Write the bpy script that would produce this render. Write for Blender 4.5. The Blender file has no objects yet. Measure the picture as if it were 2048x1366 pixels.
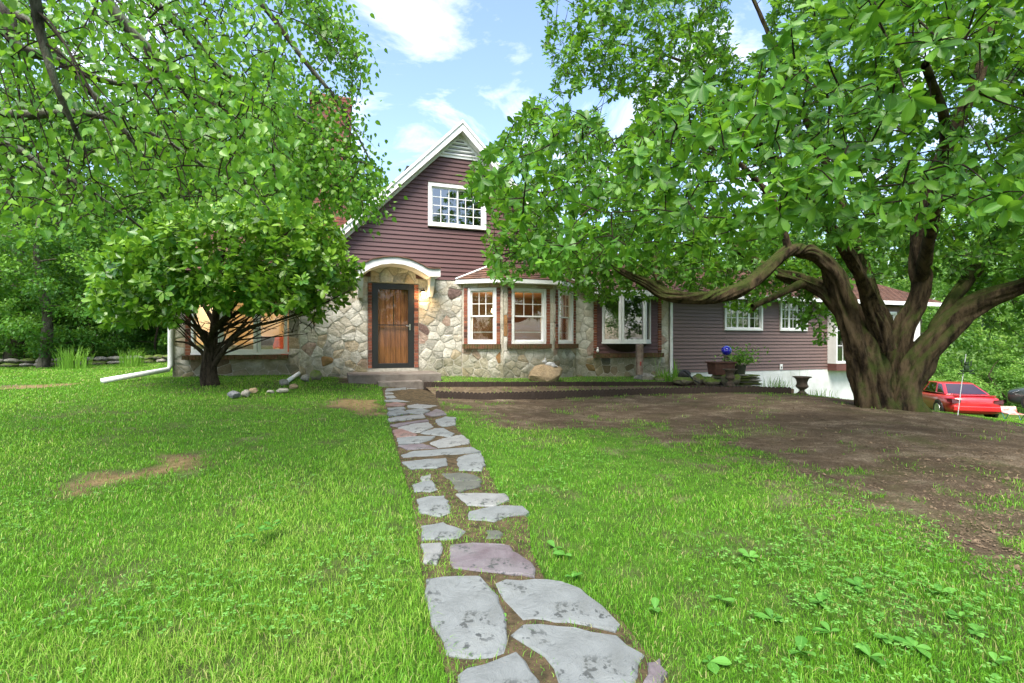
import bpy, math, random
import numpy as np
from mathutils import Vector, Matrix, noise as mnoise

R = math.radians
random.seed(11)
rng = np.random.default_rng(11)
S = bpy.context.scene
C = S.collection

# ------------------------------------------------------------------ camera, sky, sun, exposure
CAMZ, FPX = 1.35, 1000.0
cam_d = bpy.data.cameras.new('camera')
cam_d.sensor_width = 36.0
cam_d.lens = FPX / 2048 * 36.0
cam_d.clip_start = 0.05
cam_d.clip_end = 2000
cam = bpy.data.objects.new('camera', cam_d)
C.objects.link(cam)
cam.location = (0, 0, CAMZ)
cam.rotation_euler = (R(90), 0, 0)
S.camera = cam

SUN_EL, SUN_AZ = 57.0, 194.0            # azimuth clockwise from +Y (sun behind the camera, to the left)
world = bpy.data.worlds.new('World')
S.world = world
world.use_nodes = True
wn, wl = world.node_tree.nodes, world.node_tree.links
wn.clear()
w_out = wn.new('ShaderNodeOutputWorld')
w_bg = wn.new('ShaderNodeBackground')
w_bg.inputs['Strength'].default_value = 0.14
w_sky = wn.new('ShaderNodeTexSky')
w_sky.sky_type = 'NISHITA'
w_sky.sun_disc = False
w_sky.sun_elevation = R(SUN_EL)
w_sky.sun_rotation = R(SUN_AZ)
w_sky.air_density = 1.0
w_sky.dust_density = 2.0
w_sky.ozone_density = 1.2
# clouds: noise on a flat cloud layer, over the whole dome
w_tc = wn.new('ShaderNodeTexCoord')
w_sep = wn.new('ShaderNodeSeparateXYZ')
wl.new(w_tc.outputs['Generated'], w_sep.inputs[0])
def wmath(op, a, b=None, c=None):
    n = wn.new('ShaderNodeMath'); n.operation = op
    for i, v in enumerate((a, b, c)):
        if v is None: continue
        if isinstance(v, (int, float)): n.inputs[i].default_value = v
        else: wl.new(v, n.inputs[i])
    return n.outputs[0]
zc = wmath('ADD', wmath('MAXIMUM', w_sep.outputs[2], 0.0), 0.12)
w_cmb = wn.new('ShaderNodeCombineXYZ')
wl.new(wmath('DIVIDE', w_sep.outputs[0], zc), w_cmb.inputs[0])
wl.new(wmath('DIVIDE', w_sep.outputs[1], zc), w_cmb.inputs[1])
w_cmb.inputs[2].default_value = 3.7
w_n = wn.new('ShaderNodeTexNoise')
w_n.inputs['Scale'].default_value = 2.0
w_n.inputs['Detail'].default_value = 9
w_n.inputs['Roughness'].default_value = 0.62
w_n.inputs['Distortion'].default_value = 0.6
wl.new(w_cmb.outputs[0], w_n.inputs['Vector'])
w_r = wn.new('ShaderNodeValToRGB')
w_r.color_ramp.elements[0].position = 0.49
w_r.color_ramp.elements[0].color = (0, 0, 0, 1)
w_r.color_ramp.elements[1].position = 0.72
w_r.color_ramp.elements[1].color = (1, 1, 1, 1)
wl.new(w_n.outputs[0], w_r.inputs[0])
w_mix = wn.new('ShaderNodeMix'); w_mix.data_type = 'RGBA'
wl.new(w_r.outputs[0], w_mix.inputs['Factor'])
wl.new(w_sky.outputs[0], w_mix.inputs['A'])
w_mix.inputs['B'].default_value = (4.3, 4.4, 4.6, 1)
wl.new(w_mix.outputs['Result'], w_bg.inputs['Color'])
wl.new(w_bg.outputs[0], w_out.inputs[0])

sun_d = bpy.data.lights.new('sun', 'SUN')
sun_d.energy = 2.9
sun_d.angle = R(34)
sun_d.color = (1.0, 0.95, 0.86)
sun = bpy.data.objects.new('sun', sun_d)
C.objects.link(sun)
_el, _az = R(SUN_EL), R(SUN_AZ)
_sd = Vector((math.sin(_az) * math.cos(_el), math.cos(_az) * math.cos(_el), math.sin(_el)))
sun.rotation_euler = _sd.to_track_quat('Z', 'Y').to_euler()
sun.location = (0, 0, 30)

S.view_settings.view_transform = 'Standard'
S.view_settings.look = 'None'
S.view_settings.gamma = 1
S.view_settings.use_curve_mapping = False
S.view_settings.exposure = 1.65
cy = S.cycles
cy.use_denoising = True
cy.max_bounces = 7
cy.diffuse_bounces = 4
cy.glossy_bounces = 3
cy.transmission_bounces = 4
cy.transparent_max_bounces = 10
cy.caustics_reflective = False
cy.caustics_refractive = False
cy.sample_clamp_indirect = 6.0

# ------------------------------------------------------------------ materials
def node_mat(name):
    m = bpy.data.materials.new(name); m.use_nodes = True
    nt = m.node_tree; nt.nodes.clear()
    out = nt.nodes.new('ShaderNodeOutputMaterial')
    return m, nt, out

def ramp(nt, fac, stops):
    r = nt.nodes.new('ShaderNodeValToRGB')
    els = r.color_ramp.elements
    while len(els) < len(stops): els.new(0.5)
    for e, (p, c) in zip(els, stops):
        e.position = p; e.color = (*c, 1) if len(c) == 3 else c
    nt.links.new(fac, r.inputs[0])
    return r.outputs[0]

def noise_node(nt, scale, detail=5, rough=0.55, space='Object', stretch=None, distort=0.0):
    tc = nt.nodes.new('ShaderNodeTexCoord')
    n = nt.nodes.new('ShaderNodeTexNoise')
    n.inputs['Scale'].default_value = scale
    n.inputs['Detail'].default_value = detail
    n.inputs['Roughness'].default_value = rough
    n.inputs['Distortion'].default_value = distort
    src = tc.outputs[space]
    if stretch:
        mp = nt.nodes.new('ShaderNodeMapping')
        mp.inputs['Scale'].default_value = stretch
        nt.links.new(src, mp.inputs[0]); src = mp.outputs[0]
    nt.links.new(src, n.inputs['Vector'])
    return n.outputs[0]

def mixc(nt, fac, a, b, blend='MIX'):
    m = nt.nodes.new('ShaderNodeMix'); m.data_type = 'RGBA'; m.blend_type = blend
    for key, v in (('Factor', fac), ('A', a), ('B', b)):
        if isinstance(v, (int, float)): m.inputs[key].default_value = v
        elif isinstance(v, (tuple, list)): m.inputs[key].default_value = (*v, 1)
        else: nt.links.new(v, m.inputs[key])
    return m.outputs['Result']

def add_bump(nt, bsdf, height, strength, dist=0.02):
    b = nt.nodes.new('ShaderNodeBump')
    b.inputs['Strength'].default_value = strength
    b.inputs['Distance'].default_value = dist
    nt.links.new(height, b.inputs['Height'])
    nt.links.new(b.outputs[0], bsdf.inputs['Normal'])

def principled(nt, out, col, rough=0.6, spec=0.35, metal=0.0):
    p = nt.nodes.new('ShaderNodeBsdfPrincipled')
    if isinstance(col, (tuple, list)): p.inputs['Base Color'].default_value = (*col, 1)
    else: nt.links.new(col, p.inputs['Base Color'])
    if isinstance(rough, (int, float)): p.inputs['Roughness'].default_value = rough
    else: nt.links.new(rough, p.inputs['Roughness'])
    p.inputs['Specular IOR Level'].default_value = spec
    p.inputs['Metallic'].default_value = metal
    if out is not None: nt.links.new(p.outputs[0], out.inputs[0])
    return p

def simple(name, c0, c1=None, scale=8, rough=0.6, spec=0.3, metal=0.0, bump=0.0, bscale=None, stretch=None, detail=5, space='Object', lo=0.35, hi=0.65):
    """mottled two-tone surface with optional fine relief"""
    m, nt, out = node_mat(name)
    c1 = c1 or tuple(x * 0.8 for x in c0)
    n = noise_node(nt, scale, detail, 0.6, space, stretch)
    col = ramp(nt, n, [(lo, c0), (hi, c1)])
    p = principled(nt, out, col, rough, spec, metal)
    if bump:
        add_bump(nt, p, noise_node(nt, bscale or scale * 4, 6, 0.65, space, stretch), bump)
    return m

def stone_mat(name, c0, c1, moss=True):
    """field stone: mottled, gritty, with damp algae low on the wall"""
    m, nt, out = node_mat(name)
    n1 = noise_node(nt, 7, 8, 0.65)
    col = ramp(nt, n1, [(0.3, c1), (0.6, c0)])
    n2 = noise_node(nt, 30, 6, 0.75)
    col = mixc(nt, 0.6, col, ramp(nt, n2, [(0.3, (0.18, 0.16, 0.13)), (0.7, (0.8, 0.78, 0.73))]), 'SOFT_LIGHT')
    if moss:
        g = nt.nodes.new('ShaderNodeNewGeometry')
        sp = nt.nodes.new('ShaderNodeSeparateXYZ'); nt.links.new(g.outputs['Position'], sp.inputs[0])
        nn = noise_node(nt, 2.2, 6, 0.6)
        a = nt.nodes.new('ShaderNodeMath'); a.operation = 'MULTIPLY_ADD'
        nt.links.new(nn, a.inputs[0]); a.inputs[1].default_value = -1.5
        nt.links.new(sp.outputs[2], a.inputs[2])
        f = ramp(nt, a.outputs[0], [(0.0, (0.62, 0.62, 0.62)), (0.36, (0, 0, 0))])
        col = mixc(nt, f, col, (0.11, 0.105, 0.042))
    p = principled(nt, out, col, 0.85, 0.15)
    add_bump(nt, p, noise_node(nt, 16, 10, 0.72), 0.9, 0.05)
    return m

def leaf_mat(name, dark, mid, light, trans=0.38, rough=0.42, spec=0.4, tcol=None):
    m, nt, out = node_mat(name)
    at = nt.nodes.new('ShaderNodeAttribute'); at.attribute_name = 'tint'
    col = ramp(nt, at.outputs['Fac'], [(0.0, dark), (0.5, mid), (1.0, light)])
    rb_ = nt.nodes.new('ShaderNodeAttribute'); rb_.attribute_name = 'rib'
    col = mixc(nt, ramp(nt, rb_.outputs['Fac'], [(0.0, (0, 0, 0)), (0.86, (0, 0, 0)), (0.97, (0.55, 0.55, 0.55))]), col, light)
    p = principled(nt, None, col, rough, spec)
    t = nt.nodes.new('ShaderNodeBsdfTranslucent')
    nt.links.new(mixc(nt, 0.5, col, tcol or (0.26, 0.52, 0.03)), t.inputs[0])
    mx = nt.nodes.new('ShaderNodeMixShader'); mx.inputs[0].default_value = trans
    nt.links.new(p.outputs[0], mx.inputs[1]); nt.links.new(t.outputs[0], mx.inputs[2])
    nt.links.new(mx.outputs[0], out.inputs[0])
    return m

def glass_mat(name, tint=(1, 1, 1), refl=0.10, fres=0.6):
    m, nt, out = node_mat(name)
    tr = nt.nodes.new('ShaderNodeBsdfTransparent'); tr.inputs[0].default_value = (*tint, 1)
    gl = nt.nodes.new('ShaderNodeBsdfGlossy'); gl.inputs['Roughness'].default_value = 0.02
    lw = nt.nodes.new('ShaderNodeLayerWeight'); lw.inputs[0].default_value = 0.3
    a = nt.nodes.new('ShaderNodeMath'); a.operation = 'MULTIPLY_ADD'
    nt.links.new(lw.outputs['Fresnel'], a.inputs[0]); a.inputs[1].default_value = fres; a.inputs[2].default_value = refl
    mx = nt.nodes.new('ShaderNodeMixShader')
    nt.links.new(a.outputs[0], mx.inputs[0]); nt.links.new(tr.outputs[0], mx.inputs[1]); nt.links.new(gl.outputs[0], mx.inputs[2])
    nt.links.new(mx.outputs[0], out.inputs[0])
    return m

def emit_mat(name, col, strength):
    m, nt, out = node_mat(name)
    e = nt.nodes.new('ShaderNodeEmission'); e.inputs[0].default_value = (*col, 1); e.inputs[1].default_value = strength
    nt.links.new(e.outputs[0], out.inputs[0])
    return m

def bark_mat(name, c0, c1, moss=0.0, scale=9, mossc=(0.07, 0.12, 0.02)):
    m, nt, out = node_mat(name)
    n = noise_node(nt, scale, 8, 0.7, 'Object', (1, 1, 0.28))
    col = ramp(nt, n, [(0.36, c1), (0.5, c0), (0.66, tuple(min(1, c * 1.7) for c in c0))])
    ck = noise_node(nt, scale * 0.45, 9, 0.72, 'Object', (1.6, 1.6, 0.4), 0.8)
    col = mixc(nt, ramp(nt, ck, [(0.36, (0.85, 0.85, 0.85)), (0.47, (0, 0, 0))]), col, c1)
    if moss:
        g = nt.nodes.new('ShaderNodeNewGeometry')
        sp = nt.nodes.new('ShaderNodeSeparateXYZ'); nt.links.new(g.outputs['Normal'], sp.inputs[0])
        nn = noise_node(nt, 3.2, 6, 0.65)
        a = nt.nodes.new('ShaderNodeMath'); a.operation = 'MULTIPLY_ADD'
        nt.links.new(sp.outputs[2], a.inputs[0]); a.inputs[1].default_value = 0.35; nt.links.new(nn, a.inputs[2])
        f = ramp(nt, a.outputs[0], [(0.5, (0, 0, 0)), (0.72, (moss, moss, moss))])
        col = mixc(nt, f, col, mossc)
    p = principled(nt, out, col, 0.9, 0.1)
    add_bump(nt, p, noise_node(nt, scale * 2.6, 8, 0.75, 'Object', (1, 1, 0.3)), 1.0, 0.06)
    return m

M = {}
M['white'] = simple('white_paint', (0.78, 0.78, 0.77), (0.68, 0.68, 0.66), 3, 0.45, 0.35)
M['whitewash'] = simple('white_masonry_paint', (0.78, 0.78, 0.77), (0.55, 0.56, 0.53), 1.4, 0.7, 0.2, bump=0.2, bscale=30)
M['vinyl'] = simple('maroon_siding', (0.115, 0.056, 0.055), (0.096, 0.047, 0.047), 2.2, 0.5, 0.35, bump=0.12, bscale=60, stretch=(0.25, 1, 1))
M['vinyl2'] = simple('faded_brown_siding', (0.185, 0.122, 0.11), (0.15, 0.1, 0.092), 1.6, 0.55, 0.3, bump=0.12, bscale=60, stretch=(0.25, 1, 1))
M['mortar'] = simple('mortar', (0.47, 0.44, 0.38), (0.33, 0.31, 0.26), 14, 0.9, 0.1, bump=0.4)
STONES = [stone_mat('stone_cream', (0.56, 0.52, 0.45), (0.42, 0.38, 0.31)),
          stone_mat('stone_white', (0.62, 0.6, 0.55), (0.46, 0.44, 0.39)),
          stone_mat('stone_buff', (0.5, 0.43, 0.33), (0.38, 0.3, 0.21)),
          stone_mat('stone_rose', (0.44, 0.34, 0.29), (0.3, 0.2, 0.17)),
          stone_mat('stone_rust', (0.36, 0.2, 0.09), (0.22, 0.12, 0.06)),
          stone_mat('stone_plum', (0.19, 0.13, 0.12), (0.11, 0.075, 0.07)),
          stone_mat('stone_slate', (0.13, 0.13, 0.14), (0.08, 0.08, 0.085)),
          stone_mat('stone_grey', (0.4, 0.39, 0.36), (0.28, 0.27, 0.24))]
STONE_W = [34, 40, 9, 5, 2, 3, 1.5, 6]
BRICKS = [simple('brick_red', (0.27, 0.1, 0.065), (0.18, 0.06, 0.045), 14, 0.85, 0.15, bump=0.4),
          simple('brick_brown', (0.2, 0.085, 0.06), (0.12, 0.05, 0.04), 14, 0.85, 0.15, bump=0.4),
          simple('brick_orange', (0.33, 0.135, 0.08), (0.22, 0.085, 0.055), 14, 0.85, 0.15, bump=0.4),
          simple('brick_dark', (0.1, 0.05, 0.042), (0.07, 0.035, 0.03), 14, 0.85, 0.15, bump=0.4)]
M['brick_stuff'] = simple('brick_clay', (0.24, 0.09, 0.062), (0.12, 0.05, 0.042), 6, 0.85, 0.15, bump=0.4, bscale=30)
M['brick_mossy'] = simple('brick_mossy', (0.14, 0.065, 0.04), (0.075, 0.07, 0.03), 9, 0.9, 0.1, bump=0.4, bscale=30)
M['shingle'] = simple('asphalt_shingle', (0.19, 0.105, 0.075), (0.1, 0.062, 0.05), 4.5, 0.95, 0.1, bump=0.5, bscale=90)
M['black'] = simple('black_metal', (0.012, 0.012, 0.013), (0.018, 0.018, 0.018), 6, 0.4, 0.4)
M['steel'] = simple('brushed_steel', (0.55, 0.54, 0.52), (0.45, 0.44, 0.42), 8, 0.3, 0.5, metal=0.9)
M['wood_door'] = simple('stained_oak', (0.36, 0.145, 0.045), (0.14, 0.05, 0.02), 5, 0.5, 0.35, bump=0.3, bscale=18, stretch=(6, 6, 0.35), detail=8)
M['concrete'] = simple('weathered_concrete', (0.2, 0.175, 0.15), (0.12, 0.1, 0.085), 5, 0.9, 0.15, bump=0.3, bscale=40)
M['edging'] = simple('dark_plastic_edging', (0.05, 0.035, 0.027), (0.028, 0.021, 0.017), 12, 0.7, 0.2, bump=0.3, bscale=40)
M['glass'] = glass_mat('window_glass', (0.9, 0.92, 0.9), 0.07)
M['glass_dark'] = glass_mat('dusky_glass', (0.5, 0.53, 0.52), 0.2)
M['glass_storm'] = glass_mat('storm_glass', (0.95, 0.95, 0.95), 0.015, 0.15)
M['glass_car'] = glass_mat('car_glass', (0.4, 0.45, 0.45), 0.3)
M['soil'] = None
M['bark_magnolia'] = bark_mat('magnolia_bark', (0.075, 0.054, 0.031), (0.014, 0.01, 0.007), 0.75, 7, (0.05, 0.075, 0.014))
M['bark_twig'] = bark_mat('twig_bark', (0.055, 0.042, 0.03), (0.025, 0.019, 0.014), 0.0, 20)
M['bark_grey'] = bark_mat('grey_bark', (0.13, 0.115, 0.09), (0.05, 0.042, 0.032), 0.35)
M['bark_lichen'] = bark_mat('lichen_bark', (0.12, 0.11, 0.085), (0.04, 0.034, 0.027), 0.7, 14, (0.34, 0.4, 0.28))
M['leaf_mag'] = leaf_mat('magnolia_leaf', (0.024, 0.085, 0.01), (0.066, 0.195, 0.016), (0.16, 0.33, 0.028), 0.4, 0.45, 0.35)
M['leaf_birch'] = leaf_mat('birch_leaf', (0.03, 0.11, 0.012), (0.09, 0.25, 0.02), (0.22, 0.4, 0.04), 0.46, 0.4, 0.45)
M['leaf_vib'] = leaf_mat('viburnum_leaf', (0.02, 0.08, 0.011), (0.06, 0.19, 0.018), (0.2, 0.36, 0.03), 0.33, 0.38, 0.5)
M['leaf_wood'] = leaf_mat('woodland_leaf', (0.024, 0.085, 0.014), (0.066, 0.19, 0.024), (0.17, 0.33, 0.042), 0.36, 0.5, 0.3)
M['leaf_bright'] = leaf_mat('pale_woodland_leaf', (0.06, 0.15, 0.028), (0.14, 0.29, 0.05), (0.28, 0.42, 0.09), 0.42, 0.5, 0.3)  # paler leaf colours for the maple, drive trees and pale shrubs
M['leaf_fern'] = leaf_mat('fern_leaf', (0.06, 0.16, 0.02), (0.16, 0.34, 0.04), (0.3, 0.5, 0.08), 0.4, 0.5, 0.3)
M['grass'] = leaf_mat('grass_blade', (0.05, 0.17, 0.011), (0.125, 0.33, 0.017), (0.29, 0.44, 0.065), 0.34, 0.5, 0.3, (0.3, 0.55, 0.04))
for _l in M['grass'].node_tree.nodes:
    if _l.type == 'VALTORGB' and abs(_l.color_ramp.elements[1].position - .5) < .01:
        _l.color_ramp.elements[2].position = .9; _e = _l.color_ramp.elements.new(1.0); _e.color = (.42, .35, .17, 1)
M['clover'] = leaf_mat('clover_leaf', (0.05, 0.17, 0.02), (0.11, 0.29, 0.045), (0.19, 0.38, 0.09), 0.3, 0.5, 0.35)

# ------------------------------------------------------------------ objects and properties
def tag(o, label=None, cat=None, group=None, kind=None):
    if label: o['label'] = label
    if cat: o['category'] = cat
    if group: o['group'] = group
    if kind: o['kind'] = kind
    return o

def empty(name, loc, label, cat, rz=0.0, group=None):
    o = bpy.data.objects.new(name, None); C.objects.link(o)
    o.location = loc; o.rotation_euler = (0, 0, rz); o.empty_display_size = 0.3
    return tag(o, label, cat, group)

def link(name, me, mat=None, parent=None, loc=None, rot=None, scale=None):
    o = bpy.data.objects.new(name, me); C.objects.link(o)
    if mat is not None and not me.materials: me.materials.append(mat)
    if parent is not None: o.parent = parent
    if loc is not None: o.location = loc
    if rot is not None: o.rotation_euler = rot
    if scale is not None: o.scale = scale
    return o

def np_mesh(name, V, F, smooth=False, attrs=None):
    """V (n,3); F list of equal-length index arrays (k,m) or one array"""
    me = bpy.data.meshes.new(name)
    V = np.asarray(V, dtype=np.float32)
    if not isinstance(F, list): F = [F]
    F = [np.asarray(f, dtype=np.int32) for f in F if len(f)]
    nl = sum(f.size for f in F); nf = sum(len(f) for f in F)
    me.vertices.add(len(V)); me.vertices.foreach_set('co', V.ravel())
    me.loops.add(nl); me.polygons.add(nf)
    me.loops.foreach_set('vertex_index', np.concatenate([f.ravel() for f in F]))
    tot = np.concatenate([np.full(len(f), f.shape[1], np.int32) for f in F])
    me.polygons.foreach_set('loop_start', np.concatenate([[0], np.cumsum(tot)[:-1]]).astype(np.int32))
    me.polygons.foreach_set('loop_total', tot)
    if smooth: me.polygons.foreach_set('use_smooth', np.ones(nf, bool))
    for k, v in (attrs or {}).items():
        a = me.attributes.new(k, 'FLOAT', 'POINT'); a.data.foreach_set('value', np.asarray(v, np.float32))
    me.update(calc_edges=True)
    return me

class MB:
    """collects geometry for ONE mesh object"""
    def __init__(s): s.v = []; s.f = []
    def add(s, vs, fs, xf=None):
        b = len(s.v)
        s.v += [tuple(xf(*p)) if xf else tuple(p) for p in vs]
        s.f += [tuple(b + i for i in f) for f in fs]
        return s
    def box(s, x0, x1, y0, y1, z0, z1, xf=None):
        return s.add([(x0, y0, z0), (x1, y0, z0), (x1, y1, z0), (x0, y1, z0), (x0, y0, z1), (x1, y0, z1), (x1, y1, z1), (x0, y1, z1)],
                     [(0, 3, 2, 1), (4, 5, 6, 7), (0, 1, 5, 4), (1, 2, 6, 5), (2, 3, 7, 6), (3, 0, 4, 7)], xf)
    def prism(s, poly, o0, o1, xf=None):
        """poly of (a,h) extruded along the second local axis from o0 to o1"""
        n = len(poly)
        vs = [(a, o0, h) for a, h in poly] + [(a, o1, h) for a, h in poly]
        fs = [tuple(range(n)), tuple(range(2 * n - 1, n - 1, -1))] + [(i, i + n, (i + 1) % n + n, (i + 1) % n) for i in range(n)]
        return s.add(vs, fs, xf)
    def lathe(s, prof, n=20, c=(0, 0, 0), xf=None):
        vs, fs = [], []
        for r, z in prof:
            for k in range(n):
                t = 2 * math.pi * k / n
                vs.append((c[0] + r * math.cos(t), c[1] + r * math.sin(t), c[2] + z))
        for i in range(len(prof) - 1):
            for k in range(n):
                k2 = (k + 1) % n
                fs.append((i * n + k, i * n + k2, (i + 1) * n + k2, (i + 1) * n + k))
        fs.append(tuple(range(n - 1, -1, -1)))
        fs.append(tuple((len(prof) - 1) * n + k for k in range(n)))
        return s.add(vs, fs, xf)
    def tube(s, pts, rad, n=8, xf=None):
        pts = [Vector(p) for p in pts]
        rad = rad if isinstance(rad, (list, tuple)) else [rad] * len(pts)
        vs, fs = [], []
        up = None
        for i, p in enumerate(pts):
            d = (pts[min(i + 1, len(pts) - 1)] - pts[max(i - 1, 0)]).normalized()
            if up is None: up = Vector((0, 0, 1)) if abs(d.z) < 0.9 else Vector((1, 0, 0))
            a = d.cross(up).normalized(); b = d.cross(a).normalized(); up = a.cross(d)
            for k in range(n):
                t = 2 * math.pi * k / n
                vs.append(tuple(p + (a * math.cos(t) + b * math.sin(t)) * rad[i]))
        for i in range(len(pts) - 1):
            for k in range(n):
                k2 = (k + 1) % n
                fs.append((i * n + k, i * n + k2, (i + 1) * n + k2, (i + 1) * n + k))
        fs.append(tuple(range(n - 1, -1, -1))); fs.append(tuple((len(pts) - 1) * n + k for k in range(n)))
        return s.add(vs, fs, xf)
    def mesh(s, name, smooth=False, fix=True):
        me = bpy.data.meshes.new(name)
        me.from_pydata(s.v, [], s.f)
        if fix:
            import bmesh
            bm = bmesh.new(); bm.from_mesh(me)
            bmesh.ops.recalc_face_normals(bm, faces=bm.faces)
            bm.to_mesh(me); bm.free()
        if smooth:
            me.polygons.foreach_set('use_smooth', [True] * len(me.polygons))
        me.update()
        return me
    def build(s, name, mat, parent=None, smooth=False, bevel=0.0, loc=None, rot=None):
        o = link(name, s.mesh(name, smooth), mat, parent, loc, rot)
        if bevel:
            b = o.modifiers.new('bevel', 'BEVEL'); b.width = bevel; b.segments = 2; b.limit_method = 'ANGLE'
        return o

def autosmooth(o, deg=35):
    me = o.data
    me.polygons.foreach_set('use_smooth', [True] * len(me.polygons))
    try: me.set_sharp_from_angle(angle=R(deg))
    except Exception: pass
    return o

# ------------------------------------------------------------------ terrain
def tps_fit(P, z, lam=0.02):
    n = len(P)
    d2 = ((P[:, None, :] - P[None]) ** 2).sum(-1)
    K = 0.5 * d2 * np.log(d2 + 1e-9) + lam * np.eye(n) * 10
    A = np.zeros((n + 3, n + 3)); A[:n, :n] = K
    A[:n, n] = 1; A[:n, n + 1:] = P; A[n, :n] = 1; A[n + 1:, :n] = P.T
    return np.linalg.solve(A, np.concatenate([z, np.zeros(3)]))

CTRL = np.array([
    (0, 2.2, 0), (-2, 2.2, 0), (2, 2.2, 0), (-4, 4, .05), (4, 3.6, .03), (0, 5, .07), (-1.2, 8, .2), (-2.6, 11.1, .36), (-2.4, 10.6, .31),
    (-5.6, 9.5, .5), (-7.6, 11.3, .55), (-14.3, 14, .48), (-16, 17, .5), (-8.2, 8, .4), (-5.4, 5.3, .2), (-9, 17, .6), (-11, 21, .8),
    (2.0, 11.1, .14), (-1.4, 11.0, .17), (6.3, 11.1, .18), (2.8, 5.9, .08), (5.9, 5.8, .1), (3.3, 3.2, .03), (8.0, 8.0, .03), (7.1, 9.3, .12), (4.5, 8.5, .13),
    (8.2, 16.5, -.4), (19, 21, -1.8), (12, 12.2, -.75), (25, 15, -2.0), (30, 30, -2.6), (16, 30, -2.4), (14, 17.5, -1.0), (3, 13.5, .2), (0, 25, .6),
    (-30, 30, 1.0), (-30, 5, .5), (-10, -10, -.2), (10, -10, -.4), (0, -10, -.3), (20, 0, -.9), (11, 5, -.35), (45, 20, -3), (-45, -10, .3)], float)
TPSW = tps_fit(CTRL[:, :2], CTRL[:, 2])

def gz(X, Y):
    X = np.asarray(X, float); Y = np.asarray(Y, float)
    shp = X.shape
    x, y = X.ravel(), Y.ravel()
    out = np.empty(len(x))
    P = CTRL[:, :2]; n = len(P)
    for i in range(0, len(x), 60000):
        xs, ys = x[i:i + 60000], y[i:i + 60000]
        d2 = (xs[:, None] - P[None, :, 0]) ** 2 + (ys[:, None] - P[None, :, 1]) ** 2
        out[i:i + 60000] = (0.5 * d2 * np.log(d2 + 1e-9)) @ TPSW[:n] + TPSW[n] + TPSW[n + 1] * xs + TPSW[n + 2] * ys
    r = np.hypot(x, y)
    w = np.clip((r - 30) / 30, 0, 1); w = w * w * (3 - 2 * w)
    far = -0.8 - 1.6 * np.tanh(x / 40)
    out = out * (1 - w) + far * w
    return out.reshape(shp)

def g1(x, y): return float(gz(np.array([x]), np.array([y]))[0])

def P3(px, py, depth):
    """point seen at a photo pixel at a given distance in front of the camera"""
    return Vector(((px - 1024) / FPX * depth, depth, CAMZ + (683 - py) / FPX * depth))

_Ys = np.exp(np.linspace(math.log(1.0), math.log(60), 1500))
def gp(px, py):
    """where the photo pixel meets the ground"""
    k = (px - 1024) / FPX; h = (683 - py) / FPX
    d = CAMZ + h * _Ys - gz(k * _Ys, _Ys)
    i = int(np.argmax(d < 0)) if (d < 0).any() else len(_Ys) - 1
    Y = _Ys[i]
    if i > 0 and d[i] < 0:
        t = d[i - 1] / (d[i - 1] - d[i]); Y = _Ys[i - 1] + t * (_Ys[i] - _Ys[i - 1])
    return Vector((k * Y, Y, g1(k * Y, Y)))

def in_poly(x, y, poly):
    poly = np.asarray(poly, float)
    ins = np.zeros(np.shape(x), bool)
    j = len(poly) - 1
    for i in range(len(poly)):
        xi, yi = poly[i]; xj, yj = poly[j]
        c = ((yi > y) != (yj > y)) & (x < (xj - xi) * (y - yi) / (yj - yi + 1e-12) + xi)
        ins ^= c; j = i
    return ins

def dist_poly(x, y, poly, closed=True):
    """signed distance: negative inside"""
    poly = np.asarray(poly, float)
    d = np.full(np.shape(x), 1e9)
    n = len(poly)
    for i in range(n if closed else n - 1):
        a, b = poly[i], poly[(i + 1) % n]
        e = b - a; L = (e * e).sum() + 1e-12
        t = np.clip(((x - a[0]) * e[0] + (y - a[1]) * e[1]) / L, 0, 1)
        d = np.minimum(d, np.hypot(x - a[0] - t * e[0], y - a[1] - t * e[1]))
    if closed: d = np.where(in_poly(x, y, poly), -d, d)
    return d

def vnoise(x, y, scale, seed=0):
    """smooth value noise in numpy, 0..1"""
    u = np.asarray(x) * scale + 131.7 + seed * 17.3; v = np.asarray(y) * scale + 57.1 + seed * 9.1
    iu = np.floor(u).astype(np.int64); iv = np.floor(v).astype(np.int64)
    fu = u - iu; fv = v - iv
    fu = fu * fu * (3 - 2 * fu); fv = fv * fv * (3 - 2 * fv)
    def h(a, b):
        n = (a * 374761393 + b * 668265263 + seed * 974711) & 0x7fffffff
        n = ((n ^ (n >> 13)) * 1274126177) & 0x7fffffff
        return ((n ^ (n >> 16)) & 0xffff) / 65535.0
    return (h(iu, iv) * (1 - fu) + h(iu + 1, iv) * fu) * (1 - fv) + (h(iu, iv + 1) * (1 - fu) + h(iu + 1, iv + 1) * fu) * fv

def fbm(x, y, scale, oct=3, seed=0):
    a, s, t = 0, 1.0, 0
    for i in range(oct):
        a = a + vnoise(x, y, scale * 2 ** i, seed + i) * s; t += s; s *= 0.5
    return a / t

def smooth(a, b, x):
    t = np.clip((x - a) / (b - a), 0, 1); return t * t * (3 - 2 * t)

def wpoly(pts): return [tuple(gp(*p)[:2]) for p in pts]

# house frame: x = along the front wall, y = back into the house
HA = R(20.0); HP = (-2.94, 12.4); CA, SA = math.cos(HA), math.sin(HA)
def F(px, py, v=0.0):
    """photo pixel -> (u, height) on the plane at depth v of the house"""
    k = (px - 1024) / FPX
    u = (-HP[0] + HP[1] * k + v * (SA + CA * k)) / (CA - SA * k)
    Y = HP[1] + u * SA + v * CA
    return u, CAMZ + (683 - py) / FPX * Y
def hw(u, v): return (HP[0] + u * CA - v * SA, HP[1] + u * SA + v * CA)
def wh(x, y):
    dx, dy = x - HP[0], y - HP[1]
    return dx * CA + dy * SA, -dx * SA + dy * CA
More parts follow.
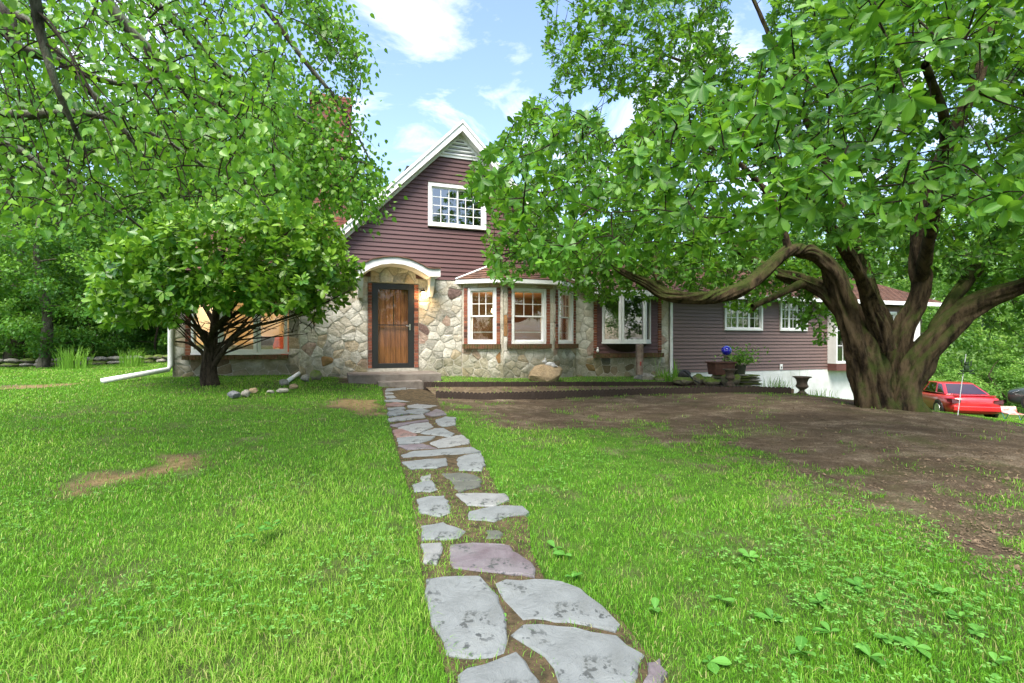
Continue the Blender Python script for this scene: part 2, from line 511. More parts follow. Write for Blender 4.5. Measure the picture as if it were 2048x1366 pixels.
# ------------------------------------------------------------------ ground, beds, path
DIRT = wpoly([(850, 784), (885, 803), (945, 846), (1010, 858), (1110, 856), (1200, 850), (1300, 866), (1420, 895), (1500, 935), (1600, 985), (1720, 1030), (1850, 1062), (1960, 1110), (2060, 1150)]) \
     + [(4.0, 3.0), (9.5, 4.0), (9.6, 9.0), (8.2, 10.6), (6.6, 11.3), (2.0, 11.6), (-1.4, 11.5)]
BARE = [wpoly([(128, 976), (180, 955), (290, 934), (335, 910), (400, 906), (425, 925), (335, 948), (250, 962), (160, 982)]),
        wpoly([(640, 812), (690, 800), (760, 798), (768, 828), (720, 826), (690, 815)]),
        wpoly([(0, 772), (90, 768), (150, 764), (150, 769), (60, 776), (0, 778)])]
BEDA_UV = [(1.0, 0.12), (1.0, -1.2), (0.5, -1.6), (3, -1.65), (5.2, -1.7), (7.6, -1.75), (9.6, -1.8), (9.8, 0.12)]
BEDA = [hw(*p) for p in BEDA_UV]
def beda_z(x, y):
    u, v = wh(x, y); return 0.45 - 0.025 * (u - 1.6) + 0.025 * v
ROWF = [P3(*p) for p in [(872, 792, 10.4), (960, 791, 10.6), (1100, 790, 10.9), (1250, 789, 11.2), (1420, 788, 11.25), (1588, 787, 11.25)]]
BACKB = [hw(0.5, -1.58), hw(3, -1.63), hw(5.2, -1.68), hw(7.6, -1.73), hw(9.6, -1.78)]
BEDB = [(p.x, p.y) for p in ROWF] + BACKB[::-1]
def bedb_z(x, y):
    """terrace rising from the scalloped row to the ribbed row"""
    yf = np.interp(x, [p.x for p in ROWF], [p.y for p in ROWF]); yb = np.interp(x, [p[0] for p in BACKB], [p[1] for p in BACKB])
    t = np.clip((y - yf) / np.maximum(yb - yf, .2), 0, 1)
    return (1 - t) * (.22 + .008 * (x + 1.5)) + t * (beda_z(x, y) - .08)

STONE_PX = [  # flagstones, traced: (tone, outline)
 ('blue', [(255,915),(330,905),(495,900),(530,935),(575,985),(613,1085),(617,1180),(600,1235),(545,1255),(470,1258),(345,1240),(335,1190),(280,1110),(262,1000)]),
 ('blue', [(562,925),(610,905),(740,905),(860,915),(950,950),(1050,1030),(1120,1110),(1100,1140),(990,1115),(900,1100),(830,1100),(790,1090),(735,1085),(690,1090),(650,1050),(600,1000)]),
 ('blue', [(640,1165),(690,1120),(840,1125),(1000,1150),(1110,1165),(1230,1250),(1200,1340),(1170,1406),(860,1400),(830,1310),(790,1260),(720,1215)]),
 ('blue', [(400,1345),(430,1320),(520,1295),(600,1260),(660,1240),(700,1280),(760,1366),(770,1420),(400,1430)]),
 ('plum', [(1250,1290),(1307,1270),(1340,1330),(1310,1400),(1230,1380)]),
 ('plum', [(362,750),(460,742),(630,755),(645,780),(700,815),(742,860),(738,895),(640,885),(560,875),(480,868),(380,855),(365,800)]),
 ('pale', [(228,750),(322,745),(322,790),(300,840),(240,830)]),
 ('blue', [(230,665),(330,648),(410,680),(430,690),(400,720),(330,728),(235,728)]),
 ('grey', [(525,685),(580,685),(600,705),(590,720),(520,722)]),
 ('blue', [(210,545),(270,532),(335,530),(362,575),(360,605),(320,622),(225,605)]),
 ('pale', [(388,525),(470,520),(610,522),(625,545),(590,560),(560,575),(440,572)]),
 ('blue', [(445,600),(540,578),(590,572),(690,577),(715,600),(700,610),(620,620),(560,645),(445,635)]),
 ('blue', [(190,478),(240,463),(280,461),(305,500),(270,510),(200,508)]),
 ('pale', [(230,440),(275,430),(270,456),(235,458)]),
 ('grey', [(328,430),(400,425),(470,435),(500,453),(440,459),(370,463)]),
 ('grey', [(370,470),(450,464),(505,464),(500,485),(440,500),(400,515)]),
 ('blue', [(150,375),(250,365),(340,362),(345,390),(300,402),(190,405)]),
 ('blue', [(398,360),(430,348),(500,342),(518,385),(500,410),(405,410)]),
 ('blue', [(148,340),(200,324),(330,318),(450,311),(490,328),(420,335),(290,345),(160,350)]),
 ('plum', [(130,301),(240,293),(298,313),(170,318)]),
 ('pale', [(275,289),(340,268),(410,254),(445,275),(440,290),(380,300),(312,309)]),
 ('blue', [(125,268),(200,261),(290,258),(270,275),(225,288),(135,293)]),
 ('red', [(105,232),(150,227),(212,250),(203,257),(120,260)]),
 ('blue', [(232,245),(290,224),(330,224),(378,245),(362,260),(300,253)]),
 ('pale', [(130,220),(200,203),(262,198),(283,215),(225,240),(180,238)]),
 ('plum', [(95,205),(150,196),(255,184),(258,192),(190,198),(130,214)]),
 ('blue', [(297,185),(340,172),(385,175),(380,205),(330,212),(305,200)]),
 ('pale', [(85,178),(150,167),(235,162),(246,173),(170,182),(95,188)]),
 ('blue', [(82,147),(140,137),(174,153),(120,162),(85,163)]),
 ('blue', [(163,141),(230,133),(268,141),(238,154),(182,152)]),
 ('plum', [(250,157),(300,134),(336,146),(342,158),(280,164)]),
 ('red', [(75,112),(120,103),(163,112),(148,120),(78,120)]),
 ('pale', [(172,119),(230,108),(298,110),(306,119),(250,129),(178,128)]),
 ('blue', [(80,130),(150,125),(158,133),(90,138)]),
 ('blue', [(72,92),(200,88),(288,91),(292,99),(180,102),(80,99)]),
 ('blue', [(70,75),(145,71),(180,82),(80,86)]),
 ('plum', [(155,73),(240,71),(268,81),(200,83)]),
 ('blue', [(70,60),(158,54),(158,66),(72,69)]),
 ('blue', [(75,43),(160,39),(160,50),(72,55)]), ('pale', [(166,41),(238,38),(262,47),(170,53)]),
 ('blue', [(168,57),(250,52),(288,62),(180,67)])]
STONE_W3 = []
for tone, pl in STONE_PX:
    w3 = [tuple(gp(740 + x / 2.2534, 760 + y / 2.2534)[:2]) for x, y in pl]
    mx, my = sum(p[0] for p in w3) / len(w3), sum(p[1] for p in w3) / len(w3)
    kx, ky = (1.06, 1.1) if my > 4.6 else (1.02, 1.03)
    STONE_W3.append((tone, [(mx + (p[0] - mx) * kx, my + (p[1] - my) * ky) for p in w3]))
PL = [gp(*p) for p in [(764, 775), (770, 800), (780, 850), (795, 900), (805, 940), (822, 990), (832, 1050), (838, 1120), (848, 1160), (860, 1250), (890, 1340), (905, 1420)]]
PR = [gp(*p) for p in [(862, 775), (885, 820), (908, 850), (950, 900), (975, 940), (1000, 990), (1058, 1040), (1062, 1100), (1090, 1160), (1235, 1230), (1330, 1350), (1375, 1420)]]
PATH = [(p.x, p.y) for p in PL] + [(p.x, p.y) for p in reversed(PR)]

def grass_amount(x, y):
    """how thickly grass grows at a place, 0..1"""
    n = fbm(x, y, 1.7, 3, 3); n2 = fbm(x, y, 5.5, 2, 8)
    d = dist_poly(x, y, DIRT)
    a = smooth(-0.5, 0.7, d + (n - 0.5) * 2.0 + (n2 - 0.5) * 1.0)
    tuft = smooth(0.6, 0.76, fbm(x, y, 2.4, 2, 21)) * smooth(-2.4, -0.1, d) * 0.75
    a = np.maximum(a, tuft)
    moss = smooth(0.58, 0.75, fbm(x, y, 1.3, 3, 40)) * 0.12
    a = np.maximum(a, np.where(d < 0, moss, 0))
    for b in BARE:
        a = a * np.maximum(.1, smooth(-0.16, 0.2, dist_poly(x, y, b) + (n2 - 0.5) * 0.6 + (n - .5) * .3))
    a = a * (0.55 + 0.45 * smooth(0.25, 0.45, fbm(x, y, 3.3, 3, 12)))
    dp = dist_poly(x, y, PATH)
    a = np.where(dp < 0.02, a * smooth(-0.16, 0.05, dp + (n2 - 0.5) * 0.3), a)
    weeds = np.where(y > 6.5, .25, 1.0) * np.where(y > 3.0, .35 + .6 * smooth(0.25, 0.5, fbm(x, y, 3.1, 2, 33)), 0.7 * smooth(0.5, 0.64, fbm(x, y, 3.1, 2, 33)) + .12) * (dp < 0.06)
    a = np.maximum(a, weeds)
    u, v = wh(x, y)
    house = (v > -0.02) & (u > -4.9) & (u < 21)
    lft = (v > 0.45) | (u > -2.2)
    a = np.where(house & lft, 0, a)
    stoop = (v > -1.25) & (u > -1.3) & (u < 1.0) & (v < 0.1)
    return np.where(stoop, 0, a)

n = 341
s = np.linspace(-1, 1, n)
gx = 1.0 + 320 * np.sinh(6.2 * s) / np.sinh(6.2)
gy = 6.0 + 320 * np.sinh(6.2 * s) / np.sinh(6.2)
GX, GY = np.meshgrid(gx, gy)
GX, GY = GX.ravel(), GY.ravel()
GZ = gz(GX, GY)
near = np.hypot(GX, GY) < 22
GR = np.full(len(GX), 0.8)
GR[near] = grass_amount(GX[near], GY[near])
GZ = GZ + (fbm(GX, GY, 2.1, 3, 5) - 0.5) * 0.035 * smooth(25, 15, np.hypot(GX, GY)) - 0.006
GZ = GZ + (fbm(GX, GY, 9, 2, 6) - 0.5) * 0.025 * (1 - GR) * (np.hypot(GX, GY) < 12)
dpath = dist_poly(GX, GY, PATH)
GZ = np.where(dpath < 0.1, gz(GX, GY) - 0.02, GZ)
GT_ = np.zeros(len(GX))
for b in BARE: GT_ = np.maximum(GT_, smooth(.2, -.2, dist_poly(GX, GY, b) + (fbm(GX, GY, 6, 2, 44) - .5) * .5))
idx = np.arange(n * n).reshape(n, n)
GF = np.stack([idx[:-1, :-1].ravel(), idx[:-1, 1:].ravel(), idx[1:, 1:].ravel(), idx[1:, :-1].ravel()], 1)
gm, nt, out = node_mat('lawn_soil')
at = nt.nodes.new('ShaderNodeAttribute'); at.attribute_name = 'grass'
soil = ramp(nt, noise_node(nt, 3.0, 10, 0.72), [(0.3, (0.07, 0.052, 0.034)), (0.5, (0.18, 0.135, 0.09)), (0.68, (0.34, 0.275, 0.2))])
soil = mixc(nt, ramp(nt, noise_node(nt, 45, 6, 0.75), [(0.42, (0, 0, 0)), (0.62, (0.75, 0.75, 0.75))]), soil, (0.05, 0.034, 0.02))
soil = mixc(nt, ramp(nt, noise_node(nt, 1.1, 8, 0.7), [(0.52, (0, 0, 0)), (0.66, (0.6, 0.6, 0.6))]), soil, (0.07, 0.085, 0.022))
soil = mixc(nt, ramp(nt, noise_node(nt, .7, 9, .7, 'Object', (1, 2.2, 1), .8), [(.42, (0, 0, 0)), (.6, (.75, .75, .75))]), soil, (.062, .043, .028))
at2 = nt.nodes.new('ShaderNodeAttribute'); at2.attribute_name = 'tan'
soil = mixc(nt, at2.outputs['Fac'], soil, ramp(nt, noise_node(nt, 14, 8, .7), [(.3, (.16, .1, .045)), (.65, (.34, .24, .12))]))
turf = ramp(nt, noise_node(nt, 6.0, 8, 0.7), [(0.3, (0.035, 0.075, 0.012)), (0.6, (0.08, 0.17, 0.02)), (0.8, (0.13, 0.15, 0.05))])
gp_ = principled(nt, out, mixc(nt, at.outputs['Fac'], soil, turf), 0.95, 0.1)
add_bump(nt, gp_, noise_node(nt, 28, 10, 0.8), 0.9, 0.05)
M['soil'] = gm
ground = link('ground', np_mesh('ground', np.stack([GX, GY, GZ], 1), GF, True, {'grass': GR, 'tan': GT_}), gm)
tag(ground, kind='structure')

M['bed_soil'] = simple('bed_soil', (0.15, 0.115, 0.075), (0.07, 0.05, 0.03), 9, 0.95, 0.1, bump=0.7, bscale=45)
M['bed_turf'] = simple('bed_turf', (0.06, 0.14, 0.02), (0.08, 0.09, 0.03), 6, 0.95, 0.1, bump=0.5, bscale=40)
def slab(name, poly, zf, mat):
    nn = len(poly)
    V = [(x, y, zf(x, y)) for x, y in poly] + [(x, y, zf(x, y) - 0.9) for x, y in poly]
    o = MB().add(V, [tuple(range(nn))] + [(i, (i + 1) % nn, (i + 1) % nn + nn, i + nn) for i in range(nn)]).build(name, mat)
    return tag(o, kind='structure')
slab('garden_bed', BEDA, beda_z, M['bed_turf'])
tv, tf, NT = [], [], 24
for i in range(NT + 1):
    for j in range(6):
        a_ = i / NT; fr_ = Vector((np.interp(a_, np.linspace(0, 1, 6), [p.x for p in ROWF]), np.interp(a_, np.linspace(0, 1, 6), [p.y for p in ROWF])))
        bk_ = Vector((np.interp(a_, np.linspace(0, 1, 5), [p[0] for p in BACKB]), np.interp(a_, np.linspace(0, 1, 5), [p[1] for p in BACKB])))
        p_ = fr_.lerp(bk_, j / 5); zz_ = float(bedb_z(p_.x, p_.y)); tv.append((p_.x, p_.y, zz_ + (random.uniform(-.012, .012) if 0 < j < 5 else 0)))
for i in range(NT):
    for j in range(5): k = i * 6 + j; tf.append((k, k + 6, k + 7, k + 1))
bot = len(tv)
for i in range(NT + 1): tv.append((tv[i * 6][0], tv[i * 6][1], -.6))
for i in range(NT): tf.append((i * 6, bot + i, bot + i + 1, (i + 1) * 6))
er = len(tv)
for j in range(6): tv.append((tv[NT * 6 + j][0], tv[NT * 6 + j][1], -.8))
for j in range(5): tf.append((NT * 6 + j, er + j, er + j + 1, NT * 6 + j + 1))
tag(link('gravel_terrace', np_mesh('gravel_terrace', tv, np.array(tf), True), M['bed_soil']), kind='structure')

V, Fq = [], []
for a, b in zip(PL, PR):
    for t in np.linspace(0, 1, 7):
        p = a.lerp(b, t); V.append((p.x, p.y, g1(p.x, p.y) + 0.001 + 0.008 * math.sin(t * math.pi)))
for i in range(len(PL) - 1):
    for j in range(6):
        k = i * 7 + j; Fq.append((k, k + 1, k + 8, k + 7))
M['path_soil'] = simple('path_soil', (0.1, 0.072, 0.042), (0.035, 0.03, 0.017), 14, 0.95, 0.1, bump=0.8, bscale=60)
path = tag(link('path', np_mesh('path', V, np.array(Fq), True), M['path_soil']), kind='structure')

def slate(name, c0, c1, c2):
    m, nt, out = node_mat(name)
    col = ramp(nt, noise_node(nt, 2.6, 8, 0.62, 'Object', None, 0.6), [(0.3, c1), (0.55, c0), (0.75, c2)])
    f = ramp(nt, noise_node(nt, 26, 3, 0.6), [(0.56, (0, 0, 0)), (0.62, (1, 1, 1))])
    g = ramp(nt, noise_node(nt, 3.1, 4, 0.5), [(0.46, (0, 0, 0)), (0.6, (0.9, 0.9, 0.9))])
    col = mixc(nt, mixc(nt, 1.0, f, g, 'MULTIPLY'), col, (0.04, 0.045, 0.045))
    col = mixc(nt, ramp(nt, noise_node(nt, 5, 9, .75), [(.5, (0, 0, 0)), (.72, (.55, .55, .55))]), col, (.09, .095, .085))
    p = principled(nt, out, col, 0.7, 0.3)
    add_bump(nt, p, noise_node(nt, 5, 12, 0.72, 'Object', None, 1.5), 0.6, 0.04)
    return m
SL = {'blue': slate('blue_slate', (0.165, 0.180, 0.180), (0.118, 0.129, 0.128), (0.200, 0.216, 0.208)),
      'pale': slate('pale_slate', (0.200, 0.208, 0.202), (0.147, 0.150, 0.147), (0.236, 0.241, 0.229)),
      'grey': slate('grey_slate', (0.094, 0.099, 0.082), (0.059, 0.063, 0.052), (0.129, 0.132, 0.109)),
      'plum': slate('plum_slate', (0.142, 0.126, 0.136), (0.077, 0.054, 0.062), (0.182, 0.175, 0.174)),
      'red': slate('red_slate', (0.177, 0.114, 0.099), (0.129, 0.072, 0.060), (0.212, 0.162, 0.142))}
for si, (tone, pl) in enumerate(STONE_W3):
    r_ = random.Random(si)
    pts = []
    m_ = len(pl)
    big = math.dist(pl[0], pl[m_ // 2]) > 0.25
    for i in range(m_):
        a, b = Vector(pl[i]), Vector(pl[(i + 1) % m_])
        L = (b - a).length; k = max(1, int(L / 0.06)) if big else 2
        nrm = Vector((-(b - a).y, (b - a).x)).normalized()
        for j in range(k):
            pts.append(a.lerp(b, j / k) + nrm * (r_.uniform(-0.014, 0.014) if j else 0))
    cx = sum(p.x for p in pts) / len(pts); cy_ = sum(p.y for p in pts) / len(pts)
    cz = g1(cx, cy_); tx, ty = r_.uniform(-0.015, 0.015), r_.uniform(-0.015, 0.015)
    gxs = (g1(cx + .1, cy_) - g1(cx - .1, cy_)) / .2 + tx; gys = (g1(cx, cy_ + .1) - g1(cx, cy_ - .1)) / .2 + ty
    lift = 0.014 + r_.uniform(0, 0.008)
    V = []
    for ring, (sc, dz) in enumerate([(1.0, -0.05), (1.0, lift - 0.009), (None, lift)]):
        for p in pts:
            dx, dy = p.x - cx, p.y - cy_
            if sc is None:
                L = math.hypot(dx, dy); q = max(0, L - 0.012) / max(L, 1e-6); dx *= q; dy *= q
            V.append((dx, dy, dz + dx * gxs + dy * gys + (r_.uniform(-0.002, 0.002) if ring else 0)))
    q = len(pts)
    fs = [tuple(range(2 * q, 3 * q))] + [(r0 * q + i, r0 * q + (i + 1) % q, (r0 + 1) * q + (i + 1) % q, (r0 + 1) * q + i) for r0 in (0, 1) for i in range(q)]
    o = MB().add(V, fs).build('flagstone', SL[tone], path, loc=(cx, cy_, cz))

# ------------------------------------------------------------------ grass
def blades(x, y, z, hgt, wid, tint, lean=0.5):
    n = len(x)
    az = rng.uniform(0, 2 * np.pi, n); la = rng.uniform(0, 2 * np.pi, n)
    ln = np.abs(rng.normal(0, lean, n)) * hgt
    wx, wy = np.cos(az) * wid / 2, np.sin(az) * wid / 2
    lx, ly = np.cos(la) * ln, np.sin(la) * ln
    V = np.empty((n, 5, 3), np.float32)
    V[:, 0] = np.stack([x - wx, y - wy, z - 0.01], 1); V[:, 1] = np.stack([x + wx, y + wy, z - 0.01], 1)
    mz = z + hgt * 0.6
    V[:, 2] = np.stack([x - wx * .8 + lx * .38, y - wy * .8 + ly * .38, mz], 1); V[:, 3] = np.stack([x + wx * .8 + lx * .38, y + wy * .8 + ly * .38, mz], 1)
    V[:, 4] = np.stack([x + lx, y + ly, z + hgt * np.clip(1 - 0.25 * ln / hgt, 0.5, 1)], 1)
    b = np.arange(n)[:, None] * 5
    return V.reshape(-1, 3), [b + np.array([[0, 1, 3, 2]]), b + np.array([[2, 3, 4]])], np.repeat(tint, 5)

N = 510000
Y = 1.0 * np.exp(rng.uniform(0, 1, N) ** 0.92 * math.log(24.0))
X = Y * rng.uniform(-1.25, 1.25, N)
ga = grass_amount(X, Y)
ina = in_poly(X, Y, BEDA); inb = in_poly(X, Y, BEDB)
fa = fbm(X, Y, 2.0, 2, 71)
prob = np.where(ina, 0.9, np.where(inb, 0.06 + 0.5 * smooth(0.6, 0.75, fa), ga))
st = np.zeros(N, bool)
for tone, pl in STONE_W3:
    c = np.array(pl); bb = (X > c[:, 0].min() - .02) & (X < c[:, 0].max() + .02) & (Y > c[:, 1].min() - .02) & (Y < c[:, 1].max() + .02)
    ii = np.where(bb)[0]
    if len(ii): st[ii] |= dist_poly(X[ii], Y[ii], pl) < -0.035 * smooth(.35, .75, fbm(X[ii], Y[ii], 6, 2, 17))
keep = (rng.uniform(0, 1, N) < prob) & ~st
X, Y, ina, inb = X[keep], Y[keep], ina[keep], inb[keep]
gr = ga[keep]
Z = np.where(ina, beda_z(X, Y), np.where(inb, bedb_z(X, Y), gz(X, Y)))
dist = np.hypot(X, Y)
pat = fbm(X, Y, 0.9, 3, 50)
nearpath = (dist_poly(X, Y, PATH) < 0.05)
H = (0.013 + 0.026 * rng.uniform(0, 1, len(X)) ** 1.5) * (0.65 + 0.7 * pat) * np.where(nearpath, np.where(Y > 5, 0.4, 1.05), 1.0) * (1 + 0.25 * (gr < 0.5))
H = H * np.where(rng.uniform(0, 1, len(X)) < 0.03, 1.7, 1.0)
Wd = np.maximum(0.0026, 0.0009 * dist) * rng.uniform(0.7, 1.3, len(X))
tint = np.clip(0.16 + 0.62 * pat + rng.normal(0, 0.17, len(X)) + 0.12 * (fbm(X, Y, 4, 2, 90) - .5), 0, 1)
tint = np.where(rng.uniform(0, 1, len(X)) < 0.05 + .1 * smooth(.55, .75, fbm(X, Y, 1.6, 3, 95)), rng.uniform(.94, 1, len(X)), np.minimum(tint, .92))
V, Fs, T = blades(X, Y, Z, H, Wd, tint, 1.1)
tag(link('lawn_grass', np_mesh('lawn_grass', V, Fs, False, {'tint': T}), M['grass']), 'short bright green grass covering the lawn and beds', 'grass', kind='stuff')

# clover and small weeds among the grass
NC = 15000
Y = 1.3 * np.exp(rng.uniform(0, 1, NC) * math.log(5.0)); X = Y * rng.uniform(-1.2, 1.2, NC)
patch = smooth(0.5, 0.66, fbm(X, Y, 1.1, 3, 61)) * np.where(X > 0.3, 1.0, 0.55) + np.where((X > 0.9) & (Y < 3.4), 0.25, 0)
keep = (rng.uniform(0, 1, NC) < patch * np.clip(grass_amount(X, Y) * 1.2, 0, 1)) & (dist_poly(X, Y, PATH) > -0.03)
X, Y = X[keep], Y[keep]; Z = gz(X, Y) + rng.uniform(0.03, 0.065, len(X))
nL = len(X); az0 = rng.uniform(0, 6.28, nL)
vs, ff, tt = [], [], []
for k in range(3):
    a = az0 + k * 2.094; L = rng.uniform(0.011, 0.019, nL); tl = rng.uniform(-0.3, 0.3, nL)
    dx, dy = np.cos(a), np.sin(a); sx, sy = -dy, dx
    q = np.empty((nL, 4, 3), np.float32)
    for j, (t, sd) in enumerate([(0.05, 0), (0.75, 0.55), (1.0, 0), (0.75, -0.55)]):
        q[:, j] = np.stack([X + (dx * t + sx * sd) * L, Y + (dy * t + sy * sd) * L, Z + t * L * tl], 1)
    vs.append(q.reshape(-1, 3)); tt.append(np.repeat(np.clip(rng.normal(0.5, 0.25, nL), 0, 1), 4))
V = np.concatenate(vs); ff = np.arange(len(V)).reshape(-1, 4)
tag(link('clover', np_mesh('clover', V, ff, False, {'tint': np.concatenate(tt)}), M['clover']), 'pale green clover patches growing through the lawn', 'clover', kind='stuff')

# crumbs of soil, bark and dry leaf on the bare earth
NK = 26000
Y = 2.6 * np.exp(rng.uniform(0, 1, NK) * math.log(4.4)); X = Y * rng.uniform(-0.3, 1.25, NK)
keep = (dist_poly(X, Y, DIRT) < 0.3) & ~in_poly(X, Y, BEDB) & ~in_poly(X, Y, BEDA)
X, Y = X[keep], Y[keep]; Z = gz(X, Y); nk = len(X)
sz = rng.uniform(0.004, 0.014, nk) * np.where(rng.uniform(0, 1, nk) < .06, 2.2, 1)
tet = np.array([(1, 0, 0), (-.5, .8, 0), (-.5, -.8, 0), (0, 0, .8)])
V = np.empty((nk, 4, 3), np.float32); an = rng.uniform(0, 6.28, nk)
for j in range(4):
    jx, jy = tet[j, 0] + rng.normal(0, .3, nk), tet[j, 1] + rng.normal(0, .3, nk)
    V[:, j] = np.stack([X + sz * (np.cos(an) * jx - np.sin(an) * jy), Y + sz * (np.sin(an) * jx + np.cos(an) * jy), Z + sz * tet[j, 2] * rng.uniform(.4, 1.2, nk)], 1)
b = np.arange(nk)[:, None] * 4
ff = np.concatenate([b + np.array([[0, 1, 3]]), b + np.array([[1, 2, 3]]), b + np.array([[2, 0, 3]])])
M['crumb'] = simple('bark_crumbs', (0.17, 0.125, 0.082), (0.05, 0.036, 0.024), 9, 0.95, 0.1)
tag(link('soil_crumbs', np_mesh('soil_crumbs', V.reshape(-1, 3), ff), M['crumb']), 'brown crumbs of soil and bark on the bare earth', 'soil crumbs', kind='stuff')
# ------------------------------------------------------------------ house
house = empty('stone_house', (HP[0], HP[1], 0), 'long house of pale fieldstone and maroon siding with a steep white trimmed gable', 'house', HA)

class Fr:
    """a wall face: a runs along it, o points out of it"""
    def __init__(s, u, v, ang): s.u, s.v, s.c, s.s = u, v, math.cos(ang), math.sin(ang); s.ang = ang
    def __call__(s, a, o, h): return (s.u + a * s.c + o * s.s, s.v + a * s.s - o * s.c, h)

def clip(poly, n, d):
    """keep points with n.p <= d"""
    out = []
    for i in range(len(poly)):
        p, q = poly[i], poly[(i + 1) % len(poly)]
        a, b = n[0] * p[0] + n[1] * p[1] - d, n[0] * q[0] + n[1] * q[1] - d
        if a <= 0: out.append(p)
        if a * b < 0:
            t = a / (a - b); out.append((p[0] + (q[0] - p[0]) * t, p[1] + (q[1] - p[1]) * t))
    return out

def chaikin(p):
    o = []
    for i in range(len(p)):
        a, b = p[i], p[(i + 1) % len(p)]
        o.append((a[0] * .88 + b[0] * .12, a[1] * .88 + b[1] * .12)); o.append((a[0] * .12 + b[0] * .88, a[1] * .12 + b[1] * .88))
    return o

def area(p): return 0.5 * sum(p[i][0] * p[(i + 1) % len(p)][1] - p[(i + 1) % len(p)][0] * p[i][1] for i in range(len(p)))

def stone_wall(fr, a0, a1, h0, h1, holes, size, seed, name='stone_wall', thick=0.25):
    """mortar core with fieldstones as separate proud pieces; holes = (a0,a1,h0,h1)"""
    r_ = random.Random(seed)
    ax = sorted({a0, a1, *[max(a0, min(a1, t)) for h in holes for t in h[:2]]})
    hx = sorted({h0, h1, *[max(h0, min(h1, t)) for h in holes for t in h[2:]]})
    mb = MB()
    for i in range(len(ax) - 1):
        for j in range(len(hx) - 1):
            ca, ch = (ax[i] + ax[i + 1]) / 2, (hx[j] + hx[j + 1]) / 2
            if any(q[0] < ca < q[1] and q[2] < ch < q[3] for q in holes): continue
            mb.box(ax[i], ax[i + 1], -thick, 0.0, hx[j], hx[j + 1], fr)
    wall = mb.build(name, M['mortar'], house)
    seeds = []
    nx = max(1, round((a1 - a0) / size)); ny = max(2, round((h1 - h0) / (size * 0.82)))
    for j in range(ny):
        for i in range(nx):
            if r_.random() < 0.07: continue
            a = a0 + (i + 0.5 + (0.25 if j % 2 else -0.25) + r_.uniform(-0.42, 0.42)) * (a1 - a0) / nx
            h = h0 + (j + 0.5 + r_.uniform(-0.42, 0.42)) * (h1 - h0) / ny
            a = max(a0 + .04, min(a1 - .04, a))
            if any(q[0] - .02 < a < q[1] + .02 and q[2] - .02 < h < q[3] + .02 for q in holes): continue
            seeds.append((a, h))
    for i, sd in enumerate(seeds):
        poly = [(a0, h0), (a1, h0), (a1, h1), (a0, h1)]
        for j, t in enumerate(seeds):
            if i == j: continue
            nrm = (t[0] - sd[0], t[1] - sd[1])
            if nrm[0] ** 2 + nrm[1] ** 2 > (size * 3.5) ** 2: continue
            mid = ((t[0] + sd[0]) / 2, (t[1] + sd[1]) / 2)
            poly = clip(poly, nrm, nrm[0] * mid[0] + nrm[1] * mid[1])
            if len(poly) < 3: break
        for q in holes:
            if len(poly) < 3: break
            xs, ys = [p[0] for p in poly], [p[1] for p in poly]
            if max(xs) > q[0] and min(xs) < q[1] and max(ys) > q[2] and min(ys) < q[3]:
                m = [(q[0] - sd[0], (1, 0), q[0]), (sd[0] - q[1], (-1, 0), -q[1]), (q[2] - sd[1], (0, 1), q[2]), (sd[1] - q[3], (0, -1), -q[3])]
                m.sort(reverse=True); poly = clip(poly, m[0][1], m[0][2])
        if len(poly) < 3: continue
        A = abs(area(poly))
        if A < 0.004: continue
        cx = sum(p[0] for p in poly) / len(poly); ch = sum(p[1] for p in poly) / len(poly)
        def shrink(pl, m):
            o = []
            for p in pl:
                dx, dy = p[0] - cx, p[1] - ch; L = math.hypot(dx, dy); k = max(0.1, (L - m) / L) if L else 1
                o.append((cx + dx * k, ch + dy * k))
            return o
        base = chaikin(shrink(poly, 0.0045))
        base = [(p[0] + r_.uniform(-.006, .006), p[1] + r_.uniform(-.006, .006)) for p in base]
        proud = r_.uniform(0.008, 0.026)
        r1 = shrink(base, 0.007); r2 = shrink(base, 0.03)
        nb = len(base)
        vs = [(p[0], -0.01, p[1]) for p in base] + [(p[0], proud * .72, p[1]) for p in r1] + [(p[0], proud + r_.uniform(-.011, .009), p[1]) for p in r2]
        vs.append((cx, proud + r_.uniform(-.006, .012), ch))
        fs = [(k * nb + t, k * nb + (t + 1) % nb, (k + 1) * nb + (t + 1) % nb, (k + 1) * nb + t) for k in (0, 1) for t in range(nb)]
        fs += [(2 * nb + t, 2 * nb + (t + 1) % nb, 3 * nb) for t in range(nb)]
        me = MB().add(vs, fs, fr).mesh('stone')
        o = link('stone', me, r_.choices(STONES, STONE_W)[0], wall)
        autosmooth(o, 40)
    return wall

_brick_me = []
for k, bm_ in enumerate(BRICKS):
    for w_ in (0.1,):
        b_ = MB().box(-0.5, 0.5, -0.5, 0.5, -0.5, 0.5).mesh('brick'); b_.materials.append(bm_); _brick_me.append(b_)
def brick_column(fr, parent, a0, a1, h0, h1, o1=0.035, o0=-0.06, seed=0):
    r_ = random.Random(seed)
    n = max(1, round((h1 - h0) / 0.075)); st = (h1 - h0) / n
    for i in range(n):
        c = fr((a0 + a1) / 2 + r_.uniform(-.003, .003), (o0 + o1) / 2 + r_.uniform(-.004, .004), h0 + (i + .5) * st)
        link('brick', r_.choices(_brick_me, [6, 4, 4, 1.5])[0], None, parent, c, (0, 0, fr.ang), (a1 - a0 - 0.008, o1 - o0, st - 0.011))

def brick_sill(fr, parent, a0, a1, h0, h1, o1=0.11):
    n = max(1, round((a1 - a0) / 0.068)); st = (a1 - a0) / n
    mb = MB()
    for i in range(n):
        j = random.uniform(-.004, .004)
        mb.box(a0 + i * st + .004, a0 + (i + 1) * st - .004, 0.0, o1 + j, h0 + j, h1 + j, fr)
    o = mb.build('sill_brick_course', M['brick_mossy'], parent); o['kind'] = 'stuff'
    return o

